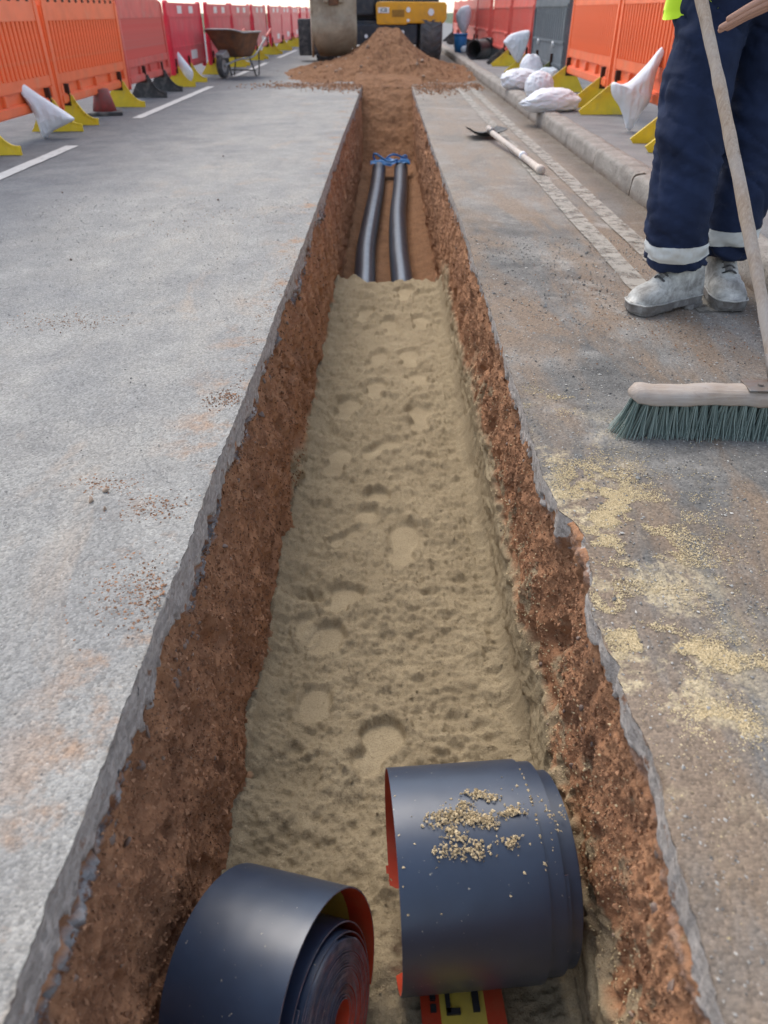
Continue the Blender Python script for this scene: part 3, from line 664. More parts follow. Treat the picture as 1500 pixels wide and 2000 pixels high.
# right roll: axis along X, slightly turned
ra = empty('tape_roll', 'blue-black cable tape roll with sand clumps on top, standing nearest the right trench wall', 'tape roll', (.136, .764, SAND_Z+.006), R(5), 'rolls of cable protection tape')
W = .245; RC = .192
def roll(par, zc, spec, W, sink=0):
    for nm, r0, r1, turns, ph, ax0, ax1, ov in spec:
        P = spiral(r0, r1, turns, ph, ov); P[:, 1] += zc; P = P+(0 if nm == 'outer_wrap' else np.array([-.012, -sink]))*(1 if sink else 0)
        n = len(P); core = nm == 'wound_core'; ribbon(nm, P, W, T_*(.66 if core else 1), par, np.linspace(ax0, ax1, n)+(.0022 if core else .0006)*vnoise(np.linspace(0, turns*.9, n), 3, 1, 777))
roll(ra, RC, [('wound_core', .060, .150, 34, .4, .040, .034, .03), ('inner_wrap', .152, .1765, 1.9, 1.0, .062, .054, 0), ('middle_wrap', .1795, .1835, 1.15, 2.2, .034, .026, 0), ('outer_wrap', .1872, .1905, 1.06, 4.95, 0.000, -.004, 0)], W)
# left roll: turned so its coiled end shows
rb = empty('tape_roll', 'blue-black cable tape roll against the left trench wall with its coiled end showing', 'tape roll', (-.150, .565, SAND_Z+.012), R(-20), 'rolls of cable protection tape'); rb.rotation_euler = (0, R(-13), R(-20)); rb.scale = (.96, .96, .96)
roll(rb, .176, [('wound_core', .030, .124, 38, .4, .024, .020, .08), ('inner_wrap', .126, .131, 1.5, 1.0, .016, .014, .04), ('middle_wrap', .137, .146, 1.3, 2.0, .008, .004, .02), ('outer_wrap', .1715, .1765, 1.02, -.95, .004, .0, 0)], .215, .022)
# printed tail of tape lying towards the viewer
tl = ribbon('loose_tail', [(-.02-.36*q, .006+.010*math.sin(q*5)+.0*q) for q in np.linspace(1, 0, 24)], .15, T_, None)
tl.location = (.135, .66, SAND_Z+.034); tl.rotation_euler = (0, 0, R(3)); tag(tl, 'yellow and red printed tape tail lying on sand below the right roll', 'tape')
bm = bmesh.new()
for (u0, u1, v0, v1) in ((-.030, -.022, -.02, -.075), (-.030, -.005, -.068, -.078), (.018, .030, -.015, -.075), (.000, .030, -.015, -.027), (-.058, -.048, -.02, -.032), (-.058, -.048, -.04, -.052), (-.058, -.048, -.06, -.072), (-.03, -.02, -.1, -.16), (-.03, .0, -.1, -.11), (.01, .03, -.1, -.16)):
    box(bm, (min(u0, u1), min(v0, v1), .0072), (max(u0, u1), max(v0, v1), .0205))
bm_obj('print', bm, M['ink'], tl)

# clumps of damp sand on the right roll
def on_roll(u, th, lift=0):
    """u across (m) , th angle from top towards the viewer"""
    p = Vector((u, -math.sin(th)*(.1905+lift), RC+math.cos(th)*(.1905+lift))); return ra.matrix_basis @ p
P, S = [], []
for (u, th, sp, k) in ((-.02, -.10, .009, 70), (.005, -.03, .007, 45), (-.045, .02, .008, 40), (-.085, .13, .016, 150), (-.06, .10, .013, 110), (-.03, .16, .013, 120), (-.012, .18, .012, 100), (.035, .12, .009, 70), (.02, .13, .006, 25), (-.075, .24, .007, 30), (-.063, .30, .010, 55), (-.09, .41, .010, 60), (-.045, .42, .015, 150), (.02, .38, .008, 50), (.03, .34, .005, 14), (.005, .02, .09, 26), (0, .25, .08, 40)):
    for i in range(k):
        q = on_roll(np.clip(u+.045+random.gauss(0, sp*1.1), -.118, .118), th-.05+random.gauss(0, sp*5.0*.55), random.random()*.006*(sp < .05)); P.append(q[:]); S.append(random.uniform(.0014, .0034))
for (u, th, k) in ((.135, -.05, 14), (.142, .08, 16), (.150, .2, 14), (.138, .33, 8), (.168, .1, 10)):
    for i in range(k):
        a = th+random.gauss(0, .05); r = .181+random.random()*.004; uu = u+random.gauss(0, .004)
        q = ra.matrix_basis @ Vector((uu, -math.sin(a)*r, RC+math.cos(a)*r)); P.append(q[:]); S.append(random.uniform(.001, .0028))
kind(tag(bits('sand_clumps', np.array(P), np.array(S), M['clump'], seed=51), 'damp sand clumps lying on top of the right tape roll', 'sand clumps'), 'stuff')

# ------------------------------------------------------------------ ducts at the far end
def duct(pts, label):
    P = spline(pts, 60); t = empty('duct', label, 'duct', tuple(P[0]), 0, 'black cable ducts in the trench'); P = P-P[0]
    V, F = tube(P, .079, 28, cap=False); Vi, Fi = tube(P, .070, 28, cap=False); k = len(V); n = len(P)
    Fi = [f[:, ::-1]+k for f in Fi]; j = np.arange(28); j2 = (j+1) % 28
    r0 = np.stack([j2, j, j+k, j2+k], -1); b = (n-1)*28; r1 = np.stack([b+j, b+j2, b+j2+k, b+j+k], -1)
    np_mesh('pipe', np.concatenate([V, Vi]), F+Fi+[r0, r1], M['black_pl'], t)
    V, F = tube(P[-5:-1]*1.0, .083, 28, cap=False); np_mesh('end_collar', V, F, M['black_pl'], t)
duct([(-.16, 5.0, -.74), (-.165, 5.4, -.735), (-.175, 6.2, -.735), (-.150, 7.4, -.735), (-.12, 8.6, -.735), (-.105, 9.9, -.72)], 'left one of the two black cable ducts running out of the sand')
duct([(.11, 5.0, -.74), (.105, 5.4, -.735), (.092, 6.2, -.735), (.098, 7.4, -.735), (.135, 8.6, -.735), (.165, 9.9, -.72)], 'right one of the two black cable ducts running out of the sand')
tp = empty('blue_rope', 'blue rope and plastic tied round the far duct ends', 'rope', (.03, 9.85, -.7))
P = [(.17*math.cos(a)+.05*math.sin(3*a), .05*math.sin(a)+.06*math.cos(2*a), .085+.035*math.sin(2*a)+.03*math.cos(5*a)) for a in np.linspace(0, 12, 90)]
V, F = tube(spline(P, 200), .011, 8); np_mesh('rope_loop', V, F, M['blue'], tp)
g = np.linspace(-1, 1, 26); gy, gx = np.meshgrid(g, g, indexing='ij'); zz = .06+.05*fbm(gx*2, gy*2, 0, 3, 301)-.09*np.maximum(np.abs(gx)-.75, 0)
np_mesh('plastic_wrap', np.stack([gx*.24, gy*.13, zz], -1).reshape(-1, 3), grid_faces(26, 26, flip=True), M['blue'], tp)

# ------------------------------------------------------------------ barriers
def foot_mesh(mt, curved=True):
    bm = bmesh.new(); n = 10
    q = [(-.19, 0)]+[(-.16, .035), (-.03, .235), (.03, .235)]
    if curved: q += [(.03+.21*k**1.1, .235*(1-k)**1.9+.028) for k in np.linspace(.08, .95, 8)]+[(.265, .026), (.265, 0)]
    else: q += [(.30, .02), (.30, 0)]
    prism(bm, q, 'y', -.012, .012)
    # thick flange along the sloping back
    edge_pts = q[3:-1]
    for a, b in zip(edge_pts[:-1], edge_pts[1:]):
        A = Vector((a[0], 0, a[1])); B = Vector((b[0], 0, b[1])); dv = (B-A)
        if dv.length < 1e-4: continue
        q4 = Matrix.Translation((A+B)/2) @ dv.to_track_quat('X', 'Y').to_matrix().to_4x4() @ Matrix.Diagonal((dv.length*1.12, .062, .016, 1))
        bmesh.ops.create_cube(bm, size=1, matrix=q4)
    me = bpy.data.meshes.new('foot'); bm.to_mesh(me); bm.free(); me.materials.append(mt); return me
FOOT = {k: foot_mesh(M[k], True) for k in ('yellow', 'rubber', 'olive')}; FOOTS = {k: foot_mesh(M[k], False) for k in ('yellow', 'olive', 'rubber')}
def shared(name, me, parent, loc, rz=0):
    o = bpy.data.objects.new(name, me); C.objects.link(o); o.parent = parent; o.location = loc; o.rotation_euler = (0, 0, rz); return o
def mesh_of(bm, mt, bevel=0, smooth=False):
    if bevel: bmesh.ops.bevel(bm, geom=[e for e in bm.edges if e.is_manifold and e.calc_face_angle(0) > .5], offset=bevel, segments=2, affect='EDGES', clamp_overlap=True)
    me = bpy.data.meshes.new('piece'); bm.to_mesh(me); bm.free(); me.materials.append(mt)
    if smooth:
        for p in me.polygons: p.use_smooth = True
    return me
CACHE = {}
def slat_barrier(t, L, mt, key, nsl=23, feet='yellow', toe=1, straight=False, gap=.024, fpos=(.14, .86)):
    """t at the barrier's left-near end; length along local y; toe = +1 if the road side is +x"""
    def G(k, f):
        if (key, k, L) not in CACHE: CACHE[(key, k, L)] = f()
        return CACHE[(key, k, L)]
    def top():
        bm = bmesh.new(); prism(bm, [(.05, .80), (.05, .965), (.10, 1.0), (L-.10, 1.0), (L-.05, .965), (L-.05, .80)], 'x', -.028, .028); return mesh_of(bm, mt, .012)
    shared('top_rail', G('top', top), t, (0, 0, 0))
    def hand():
        bm = bmesh.new()
        for k in range(11): box(bm, (-.033, .16+k*(L-.36)/10, .945), (.033, .16+k*(L-.36)/10+.045, .972))
        return mesh_of(bm, M['slot'])
    if key != 'coral': shared('vent_row', G('hand', hand), t, (0, 0, 0))
    def bot():
        bm = bmesh.new(); box(bm, (-.045, .05, .185), (.045, L-.05, .262)); return mesh_of(bm, mt, .012)
    shared('bottom_rail', G('bot', bot), t, (0, 0, 0))
    def mid():
        bm = bmesh.new(); box(bm, (-.030, .05, .335), (.030, L-.05, .43)); return mesh_of(bm, mt, .01)
    shared('lower_board', G('mid', mid), t, (0, 0, 0))
    def web():
        bm = bmesh.new(); box(bm, (-.010, .052, .258), (.010, L-.052, .34)); return mesh_of(bm, mt)
    shared('recess_web', G('web', web), t, (0, 0, 0))
    def stub():
        bm = bmesh.new(); box(bm, (-.04, -.03, .258), (.04, .03, .338)); return mesh_of(bm, mt, .006)
    for k in range(5): shared('recess_rib', G('stub', stub), t, (0, .1+k*(L-.2)/4, 0))
    def post():
        bm = bmesh.new(); prism(bm, [(-.03, .19), (.0, .13), (.045, .13), (.062, .2), (.062, .9), (.04, .985), (-.0, .985), (-.03, .92)], 'x', -.034, .034); return mesh_of(bm, mt, .012)
    shared('end_post', G('post', post), t, (0, .03, 0)); shared('end_post', G('post', post), t, (0, L-.03, 0), math.pi)
    pit = (L-.22)/nsl
    def slat():
        bm = bmesh.new(); hw = (pit-gap)/2; prism(bm, [(-.030, -hw*.75), (.030, -hw*.75), (.036, 0), (.030, hw*.75), (-.030, hw*.75), (-.036, 0)] if gap > .02 else [(-.022, -hw), (.022, -hw), (.034, 0), (.022, hw), (-.022, hw), (-.034, 0)], 'z', .42, .81); return mesh_of(bm, mt)
    for k in range(nsl): shared('slat', G('slat', slat), t, (0, .11+pit*(k+.5), 0))
    put_feet(t, L, feet, toe, straight, fpos)
def put_feet(t, L, feet, toe, straight, fpos):
    for f in fpos:
        me = (FOOTS if straight else FOOT)[feet]
        shared('foot', me, t, (0, L*f, 0), 0 if toe > 0 else math.pi)
        def sl():
            bm = bmesh.new(); box(bm, (-.052, -.014, .16), (.052, .014, .335)); return mesh_of(bm, M['slot'])
        if 'slot' not in CACHE: CACHE['slot'] = sl()
        shared('foot_slot', CACHE['slot'], t, (0, L*f, 0))
def panel_barrier(t, L, mt, key, feet='yellow', toe=1, straight=False, refl=True, ribs=0, fpos=(.1, .9)):
    def G(k, f):
        if (key, k, L) not in CACHE: CACHE[(key, k, L)] = f()
        return CACHE[(key, k, L)]
    def pan():
        bm = bmesh.new(); prism(bm, [(.03, .14), (.03, .97), (.06, 1.0), (.16, 1.0), (.19, .975), (L-.19, .975), (L-.16, 1.0), (L-.06, 1.0), (L-.03, .97), (L-.03, .14), (L-.12, .14), (L-.16, .19), (.16, .19), (.12, .14)], 'x', -.025, .025); return mesh_of(bm, mt, .008)
    shared('panel', G('pan', pan), t, (0, 0, 0))
    def frame():
        bm = bmesh.new()
        for (a, b, c_, d_) in ((.06, .80, L-.06, .835), (.06, .44, L-.06, .47), (.06, .21, L-.06, .25), (.06, .25, .10, .80), (L-.10, .25, L-.06, .80)): box(bm, (-.038, a, b), (.038, c_, d_))
        return mesh_of(bm, mt, .008)
    shared('rib_frame', G('frame', frame), t, (0, 0, 0))
    for k in range(ribs):
        def rib():
            bm = bmesh.new(); box(bm, (-.033, -.014, .475), (.033, .014, .795)); return mesh_of(bm, mt, .006)
        shared('rib', G('rib', rib), t, (0, .16+k*(L-.32)/(ribs-1), 0))
    if refl:
        def rp():
            bm = bmesh.new(); box(bm, (-.029, -.14, .845), (.029, .14, .945)); return mesh_of(bm, M['reflect'], .006)
        for q in (.34, .66): shared('reflector', G('rp', rp), t, (0, L*q, 0))
        def rq():
            bm = bmesh.new(); box(bm, (-.029, -.22, .275), (.029, .22, .40)); return mesh_of(bm, M['reflect'], .006)
        shared('lower_reflector', G('rq', rq), t, (0, L*.62, 0))
    put_feet(t, L, feet, toe, straight, fpos)
    if key in ('grey', 'redr'):
        def bolt():
            bm = bmesh.new(); cyl(bm, (-.05, 0, .43), (.05, 0, .43), .03, seg=12); return mesh_of(bm, M['greyslot'] if key == 'grey' else M['coral'], 0, True)
        for f in fpos: shared('bolt', G('bolt', bolt), t, (0, L*f, 0))
GL, GR_ = 'barriers along the left side of the works', 'barriers along the right side of the works'
XL_, XR_ = -2.96, 2.02
def tilt(t, j): t.rotation_euler = (0, j*.01, random.uniform(-.012, .012))
t = empty('barrier', 'nearest orange slatted barrier on the left, behind the slumped white sandbag', 'barrier', (XL_, 5.40, 0), 0, GL); slat_barrier(t, 2.06, M['orange'], 'orange', fpos=(.27, .90)); tilt(t, -2)
t = empty('barrier', 'second orange slatted plastic barrier from the left edge, just past the white sandbag', 'barrier', (XL_, 7.50, 0), 0, GL); slat_barrier(t, 2.06, M['orange'], 'orange', fpos=(.10, .86)); tilt(t, 1)
t = empty('barrier', 'faded red ribbed barrier on black rubber feet between orange and crimson barriers', 'barrier', (XL_, 9.62, 0), 0, GL); slat_barrier(t, 2.06, M['coral'], 'coral', 30, 'rubber', gap=.006, fpos=(.34, .76)); tilt(t, -1)
ords = ['first', 'second', 'third', 'fourth', 'fifth', 'sixth', 'seventh', 'eighth', 'ninth', 'tenth']
for k in range(9):
    t = empty('barrier', f'solid crimson barrier with white patches, {ords[k]} crimson one from the near end' if k < 8 else 'farthest solid crimson barrier at the end of the left row', 'barrier', (XL_+.015*k+.02*math.sin(k*2.1), 11.75+2.4*k, 0), 0, GL)
    panel_barrier(t, 2.34, M['crimson'], 'crimson', fpos=(.08, .92) if k else (.06, .42)); tilt(t, math.sin(k*1.7))
PZ = .118
t = empty('barrier', 'orange slatted barrier on the right mostly hidden behind the worker', 'barrier', (XR_, 3.45, PZ), 0, GR_); slat_barrier(t, 2.06, M['orange'], 'orange', toe=-1, straight=True, fpos=(.3, .90)); tilt(t, 1)
t = empty('barrier', 'orange slatted barrier on the right with a white sandbag hanging before it', 'barrier', (XR_, 5.58, PZ), 0, GR_); slat_barrier(t, 2.06, M['orange'], 'orange', toe=-1, straight=True, fpos=(.06, .90)); tilt(t, -1)
t = empty('barrier', 'orange slatted barrier on the right pavement next to the grey barrier', 'barrier', (XR_, 7.70, PZ), 0, GR_); slat_barrier(t, 2.06, M['orange'], 'orange', toe=-1, straight=True, fpos=(.12, .93)); tilt(t, 1)
t = empty('barrier', 'dark grey ribbed barrier between orange and red barriers on the right', 'barrier', (XR_, 9.82, PZ), 0, GR_); panel_barrier(t, 2.3, M['grey_pl'], 'grey', 'olive', -1, True, False, 16, (.3, .75))
for k in range(6):
    t = empty('barrier', f'faded red ribbed barrier, {ords[k]} red one counted from the grey barrier on the right' if k < 5 else 'farthest faded red barrier at the end of the right row', 'barrier', (XR_-.01*k+.02*math.sin(k*1.9), 12.2+2.42*k, PZ), 0, GR_)
    panel_barrier(t, 2.36, M['coral'], 'redr', 'yellow' if k == 0 else 'rubber', -1, True, False, 14, (.12, .9)); tilt(t, math.cos(k))

# red-based cone foot between the near left feet
t = empty('cone_base', 'red rubber cone stump on a black base under the second orange barrier', 'cone', (-2.90, 8.55, 0), .3)
bm = bmesh.new(); cyl(bm, (0, 0, .03), (0, 0, .23), .12, .07, 20); bm_obj('cone_body', bm, mat('dirty_red_rubber', (.30, .05, .045), .7, .3, 9, dirt=(.12, .08, .07), dirt_amt=.4), t, True)
bm = bmesh.new(); box(bm, (-.17, -.17, 0), (.17, .17, .035)); bm_obj('base_slab', bm, M['rubber'], t, bevel=.01)

# ------------------------------------------------------------------ sandbags
def puff(name, label, outline, y, thick, mt, seed, yaw=0, group='white sandbags weighing down the barrier feet', lean=0):
    """inflate an outline lying in the xz plane; real thickness, creased"""
    P = spline(list(outline)+[outline[0]], 72)[:-1]; c = P.mean(0); n = len(P)
    rr = np.concatenate([np.linspace(0, .8, 15), np.linspace(.84, 1, 8)]); m = len(rr)
    U = c+(P-c)[None]*rr[:, None, None]
    th = thick*np.sqrt(np.maximum(1-rr**2.4, 0))[:, None]*(1+.0*U[..., 0])
    w_ = U[..., 0]; z_ = U[..., 1]
    cre = .018*fbm(w_*9, z_*5, 0, 3, seed)+.010*fbm(w_*30, z_*12, 1, 2, seed+1, .5, True)
    A = np.stack([w_, -th-cre*np.minimum(1, th/thick*1.5), z_], -1); B = np.stack([w_, th*.8+cre*np.minimum(1, th/thick*1.5), z_], -1)
    k = m*n; V = np.concatenate([A.reshape(-1, 3), B.reshape(-1, 3)])
    F = [grid_faces(m, n, close=True), grid_faces(m, n, flip=True, close=True)+k]
    b = np.array([c[0], 0, min(P[:, 1])]); V = V-b; V[:, 1] += lean*V[:, 2]
    o = np_mesh(name, V, F, mt); o.location = (b[0], y, b[2]); o.rotation_euler = (0, 0, yaw); tag(o, label, 'sandbag', group); return o
puff('sandbag', 'white sandbag slumped over a yellow foot before the nearest left orange barrier', [(-3.03, .44), (-2.99, .435), (-2.86, .335), (-2.72, .235), (-2.625, .165), (-2.60, .135), (-2.66, .105), (-2.78, .055), (-2.83, .02), (-2.85, -.0), (-2.875, .005), (-2.885, .04), (-2.905, .17), (-2.965, .32), (-3.02, .41)], 6.85, .075, M['bag'], 401, .15)
puff('sandbag', 'white sandbag with pointed top hanging before the right orange barrier', [(1.985, .655), (1.965, .66), (1.90, .57), (1.80, .46), (1.735, .43), (1.675, .445), (1.655, .425), (1.675, .36), (1.74, .285), (1.79, .20), (1.815, .145), (1.845, .125), (1.87, .15), (1.90, .23), (1.955, .32), (1.96, .40), (1.97, .52), (1.995, .63)], 6.30, .085, M['bag'], 411, -.1)
puff('sandbag', 'small white sandbag leaning on a yellow foot by the first crimson barrier', [(-2.99, .42), (-2.96, .43), (-2.86, .30), (-2.77, .17), (-2.80, .06), (-2.87, .04), (-2.93, .13), (-2.985, .28)], 12.15, .08, M['bag'], 421, .1)
puff('sandbag', 'white sandbag draped on the yellow foot below the first red barrier on the right', [(1.62, .52), (1.70, .60), (1.82, .64), (1.95, .66), (1.985, .62), (1.96, .48), (1.90, .32), (1.855, .27), (1.80, .31), (1.70, .43)], 12.3, .09, M['bag'], 431, -.1)
puff('sandbag', 'pale sandbag hung high at the far end of the right barrier row', [(1.62, .95), (1.80, .98), (1.86, .80), (1.80, .55), (1.70, .45), (1.58, .60), (1.52, .80)], 19.9, .1, M['bag'], 436, -.1)
def lump(name, label, loc, size, yaw, mt, seed, neck=0, droop=0):
    bm = bmesh.new(); bmesh.ops.create_icosphere(bm, subdivisions=5, radius=1)
    V = np.array([v.co[:] for v in bm.verts]); r = 1+.16*fbm(V[:, 0]*1.6, V[:, 1]*1.6, V[:, 2]*1.6, 3, seed)+.07*fbm(V[:, 0]*5, V[:, 1]*5, V[:, 2]*5, 3, seed+2, .55, True)
    V = V*r[:, None]; V[:, 2] = np.maximum(V[:, 2], -.72+.05*V[:, 0])
    if neck:
        k = ss(.55, 1.0, V[:, 0]); V[:, 1] *= 1-.75*k; V[:, 2] = V[:, 2]*(1-.75*k)-.25*k; V[:, 0] += neck*k
    if droop: V[:, 2] -= droop*ss(.2, 1.2, -V[:, 0]); V[:, 2] *= 1-.5*ss(.5, 1.2, -V[:, 0])
    V *= np.array(size); V[:, 2] += .72*size[2]
    for v, q in zip(bm.verts, V): v.co = q
    o = bm_obj(name, bm, mt, None, True); o.location = loc; o.rotation_euler = (0, 0, yaw)
    return tag(o, label, 'sandbag', 'white bags dumped on the right kerb')
lump('sandbag', 'round white bag on the kerb, the fullest and roundest of the pile', (1.60, 9.0, PZ), (.145, .15, .14), .4, M['bag'], 441)
lump('sandbag', 'long limp white bag drooping over the kerb edge, nearest of the pile', (1.50, 7.75, PZ), (.29, .17, .105), .35, M['bag'], 445, droop=.28)
lump('sandbag', 'low flat white bag at the road side of the pile on the kerb', (1.56, 10.05, PZ), (.24, .20, .12), .5, M['bag'], 449, .2)
lump('sandbag', 'upright crumpled white bag standing behind the flat bag in the pile', (1.72, 10.35, PZ), (.13, .14, .20), .2, M['bag'], 453)
lump('sandbag', 'bluish crumpled bag at the back of the pile by the grey barrier', (1.86, 10.0, PZ), (.17, .15, .13), 1.2, M['bagblue'], 457)

# ------------------------------------------------------------------ wheelbarrow
t = empty('wheelbarrow', 'rusty brown wheelbarrow parked by the crimson barriers on the left', 'wheelbarrow', (-2.52, 13.5, 0), R(72)); t.scale = (.86, .86, .92)
def ring(cx, lx, wy, z, n=44, p=4.5):
    a = np.linspace(0, 2*np.pi, n, endpoint=False); c_, s_ = np.cos(a), np.sin(a)
    return np.stack([cx+lx*np.sign(c_)*np.abs(c_)**(2/p), wy*np.sign(s_)*np.abs(s_)**(2/p), 0*a+z], -1)
def loft(name, rings, mt, parent, cap0=True, cap1=False):
    V = np.concatenate(rings); n = len(rings[0]); F = [grid_faces(len(rings), n, close=True)]
    if cap0: F.append(np.arange(n)[None, ::-1])
    if cap1: F.append((np.arange(n)+(len(rings)-1)*n)[None])
    return np_mesh(name, V, F, mt, parent)
rz = [ring(.42, .26, .20, .30), ring(.41, .33, .24, .36), ring(.38, .43, .31, .52), ring(.35, .52, .36, .655), ring(.35, .54, .375, .66), ring(.35, .54, .375, .672), ring(.35, .515, .355, .668), ring(.38, .42, .30, .52), ring(.41, .32, .23, .37), ring(.42, .25, .19, .315)]
for k in (3, 4, 5, 6): rz[k][:, 2] += .05*np.clip((.0-rz[k][:, 0])/.2, 0, 1)
loft('tray', rz, M['rust'], t, True, True)
V, F = tube(spline(np.concatenate([rz[4], rz[4][:1]]), 90), .012, 8, False); np_mesh('tray_rim', V, F, M['galv'], t)
for s_ in (-1, 1):
    V, F = tube(spline([(-.16, .05*s_, .20), (.15, .16*s_, .27), (.6, .24*s_, .30), (.95, .27*s_, .48), (1.3, .28*s_, .66)], 30), .016, 10); np_mesh('handle_tube', V, F, M['galv'], t)
    V, F = tube(spline([(1.12, .277*s_, .57), (1.3, .28*s_, .66), (1.34, .28*s_, .68)], 8), .024, 10); np_mesh('grip', V, F, M['coral'], t)
    V, F = tube(spline([(.45, .22*s_, .30), (.55, .25*s_, .12), (.60, .26*s_, .015), (.72, .26*s_, .012), (.80, .25*s_, .25), (.82, .25*s_, .40)], 26), .014, 8); np_mesh('leg', V, F, M['rubber'], t)
V, F = tube(spline([(.60, -.26, .09), (.60, .26, .09)], 4), .011, 8); np_mesh('leg_brace', V, F, M['rubber'], t)
a = np.linspace(0, 2*np.pi, 41); whl = bpy.data.objects.new('wheel', None); C.objects.link(whl); whl.parent = t; whl.location = (-.17, 0, .19)
V, F = tube(np.stack([.135*np.cos(a), 0*a, .135*np.sin(a)], -1), .052, 12, False); np_mesh('tyre', V, F, M['rubber'], whl)
bm = bmesh.new(); cyl(bm, (0, -.03, 0), (0, .03, 0), .10, seg=24); cyl(bm, (0, -.075, 0), (0, .075, 0), .02); bm_obj('rim', bm, M['galv'], whl)
bm = bmesh.new(); prism(bm, [(-.30, .36), (-.10, .42), (-.02, .36), (-.02, .30), (-.26, .30)], 'y', -.075, .075); bm_obj('wheel_guard', bm, M['galv'], t, bevel=.015)

# ------------------------------------------------------------------ shovel lying on the right half of the road
t = empty('shovel', 'shovel with black blade and pale shaft lying on the road near the double lines', 'shovel', (.83, 6.72, 0), R(-84)); t.scale = (1.05, 1.15, 1.15)
V, F = tube(spline([(-.04, 0, .075), (.10, 0, .06), (.8, .012, .035), (1.42, 0, .024)], 40), np.concatenate([np.linspace(.020, .017, 30), np.linspace(.017, .021, 10)]), 14); np_mesh('shaft', V, F, M['handle'], t)
V, F = tube([(1.41, 0, .025), (1.46, 0, .026), (1.49, 0, .026)], [.024, .026, .020], 14); np_mesh('grip', V, F, M['handle'], t)
V, F = tube([(.96, .0125, .0345), (1.0, .0125, .0335)], .0225, 14); np_mesh('shaft_ring', V, F, M['bag'], t)
g = np.linspace(0, 1, 22); u, v = np.meshgrid(g, np.linspace(-1, 1, 23), indexing='ij')
wd = .135*(1-.10*u); X = -.02-.30*u; Yv = v*wd*(1-.04*(u > .97)); Z = .022+.055*np.abs(v)**2.4*(1-.3*u)+.035*(1-ss(0, .25, u))*(1-np.abs(v))
V = np.stack([X, Yv, Z], -1).reshape(-1, 3); k = len(V); V2 = V+np.array([0, 0, -.006])
np_mesh('blade', np.concatenate([V, V2]), [grid_faces(22, 23), grid_faces(22, 23, flip=True)+k], M['rubber'], t)
V, F = tube([(-.07, 0, .05), (.03, 0, .068), (.10, 0, .062)], [.010, .024, .023], 14); np_mesh('socket', V, F, M['steel'], t)

# ------------------------------------------------------------------ broom
HB = Vector((.905, 1.655, 0)); t = empty('broom', 'long wooden broom with green bristles held upright by the worker', 'broom', HB, R(-2))
n = 40; xs = np.linspace(-.31, .31, n); prof = [(-.034, .088), (-.036, .104), (-.026, .120), (0, .126), (.026, .120), (.036, .104), (.034, .088), (0, .084)]
rings_ = []
for x in xs:
    e = max(0, (abs(x)-.285)/.025); sc = math.sqrt(max(.12, 1-e*e*.85)); j = .0022*float(vnoise(x*28, 0, 0, 501))
    rings_.append(np.array([(x, p[0]*sc+j, .105+(p[1]-.105)*sc+j) for p in spline(prof+[prof[0]], 25)[:-1]]))
loft('block', rings_, M['block'], t, True, True)
g = np.random.default_rng(61)
def tuft(mesh_seed, splay):
    g = np.random.default_rng(mesh_seed); V, F, T = [], [], []; k = 0
    for i in range(34):
        a, r = g.uniform(0, 6.283), math.sqrt(g.uniform(0, 1)); bx, by = .0062*r*math.cos(a), .0062*r*math.sin(a)
        sx, sy = .0185*r*math.cos(a)+splay+g.normal(0, .004), .014*r*math.sin(a)-.012+g.normal(0, .004); ln = .089+g.uniform(-.003, .001)
        ps = []
        for q in (0, .5, 1):
            c_ = np.array([bx+sx*q**1.3, by+sy*q**1.4, -ln*q]); rr = .0011*(1-.25*q)
            ps += [c_+rr*np.array([math.cos(b), math.sin(b), 0]) for b in (0, 2.094, 4.189)]
        V += ps; T += [g.uniform(0, 1)]*9
        for lv in (0, 3): F += [[k+lv+j, k+lv+(j+1) % 3, k+lv+3+(j+1) % 3, k+lv+3+j] for j in range(3)]
        k += 9
    o = np_mesh('tuft', np.array(V), np.array(F), M['bristle'], None, attrs={'tone': T}); me = o.data; bpy.data.objects.remove(o); return me
TUF = [tuft(70+i, 0) for i in range(4)]; TUFL = [tuft(80+i, -.030) for i in range(2)]; TUFM = [tuft(84+i, -.014) for i in range(2)]
for i in range(26):
    for r_, yy in enumerate((-.024, -.008, .008, .024)):
        x = -.295+i*.0236+(.0118 if r_ % 2 else 0); me = random.choice(TUFL if i < 1 else TUFM if i < 3 else TUF)
        o = shared('tuft', me, t, (x, yy, .0895), 0)
        o.rotation_euler = (random.uniform(-.05, .05), random.uniform(-.06, .06), 0)
A = Vector((.05, .012, .120)); Dp = Vector((-.17, .64, .78)).normalized(); B_ = A+Dp*1.42
pts = [tuple(A+Dp*q*1.42+Vector((.004*math.sin(q*5), .003*math.cos(q*4), 0))) for q in np.linspace(0, 1, 40)]
V, F = tube(pts, .0148+.0012*vnoise(np.linspace(0, 18, 40), 0, 0, 505), 16)
bk = .0015*fbm(V[:, 0]*60, V[:, 1]*20, V[:, 2]*20, 2, 506); np_mesh('pole', V+bk[:, None], F, M['pole'], t)
bm = bmesh.new(); box(bm, (-.035, -.03, .124), (.135, .035, .129)); bm_obj('bracket_plate', bm, M['steel'], t, bevel=.002)
V, F = tube([A+Dp*-.012, A+Dp*.03, A+Dp*.085], [.021, .0195, .0185], 16); np_mesh('socket', V, F, M['steel'], t)
for dx in (.0, .115):
    bm = bmesh.new(); cyl(bm, (dx, .0, .127), (dx, .0, .134), .007, seg=8); bm_obj('screw', bm, M['steel'], t)
PA = t.matrix_basis @ (A+Dp*1.22)       # where the upper hand grips

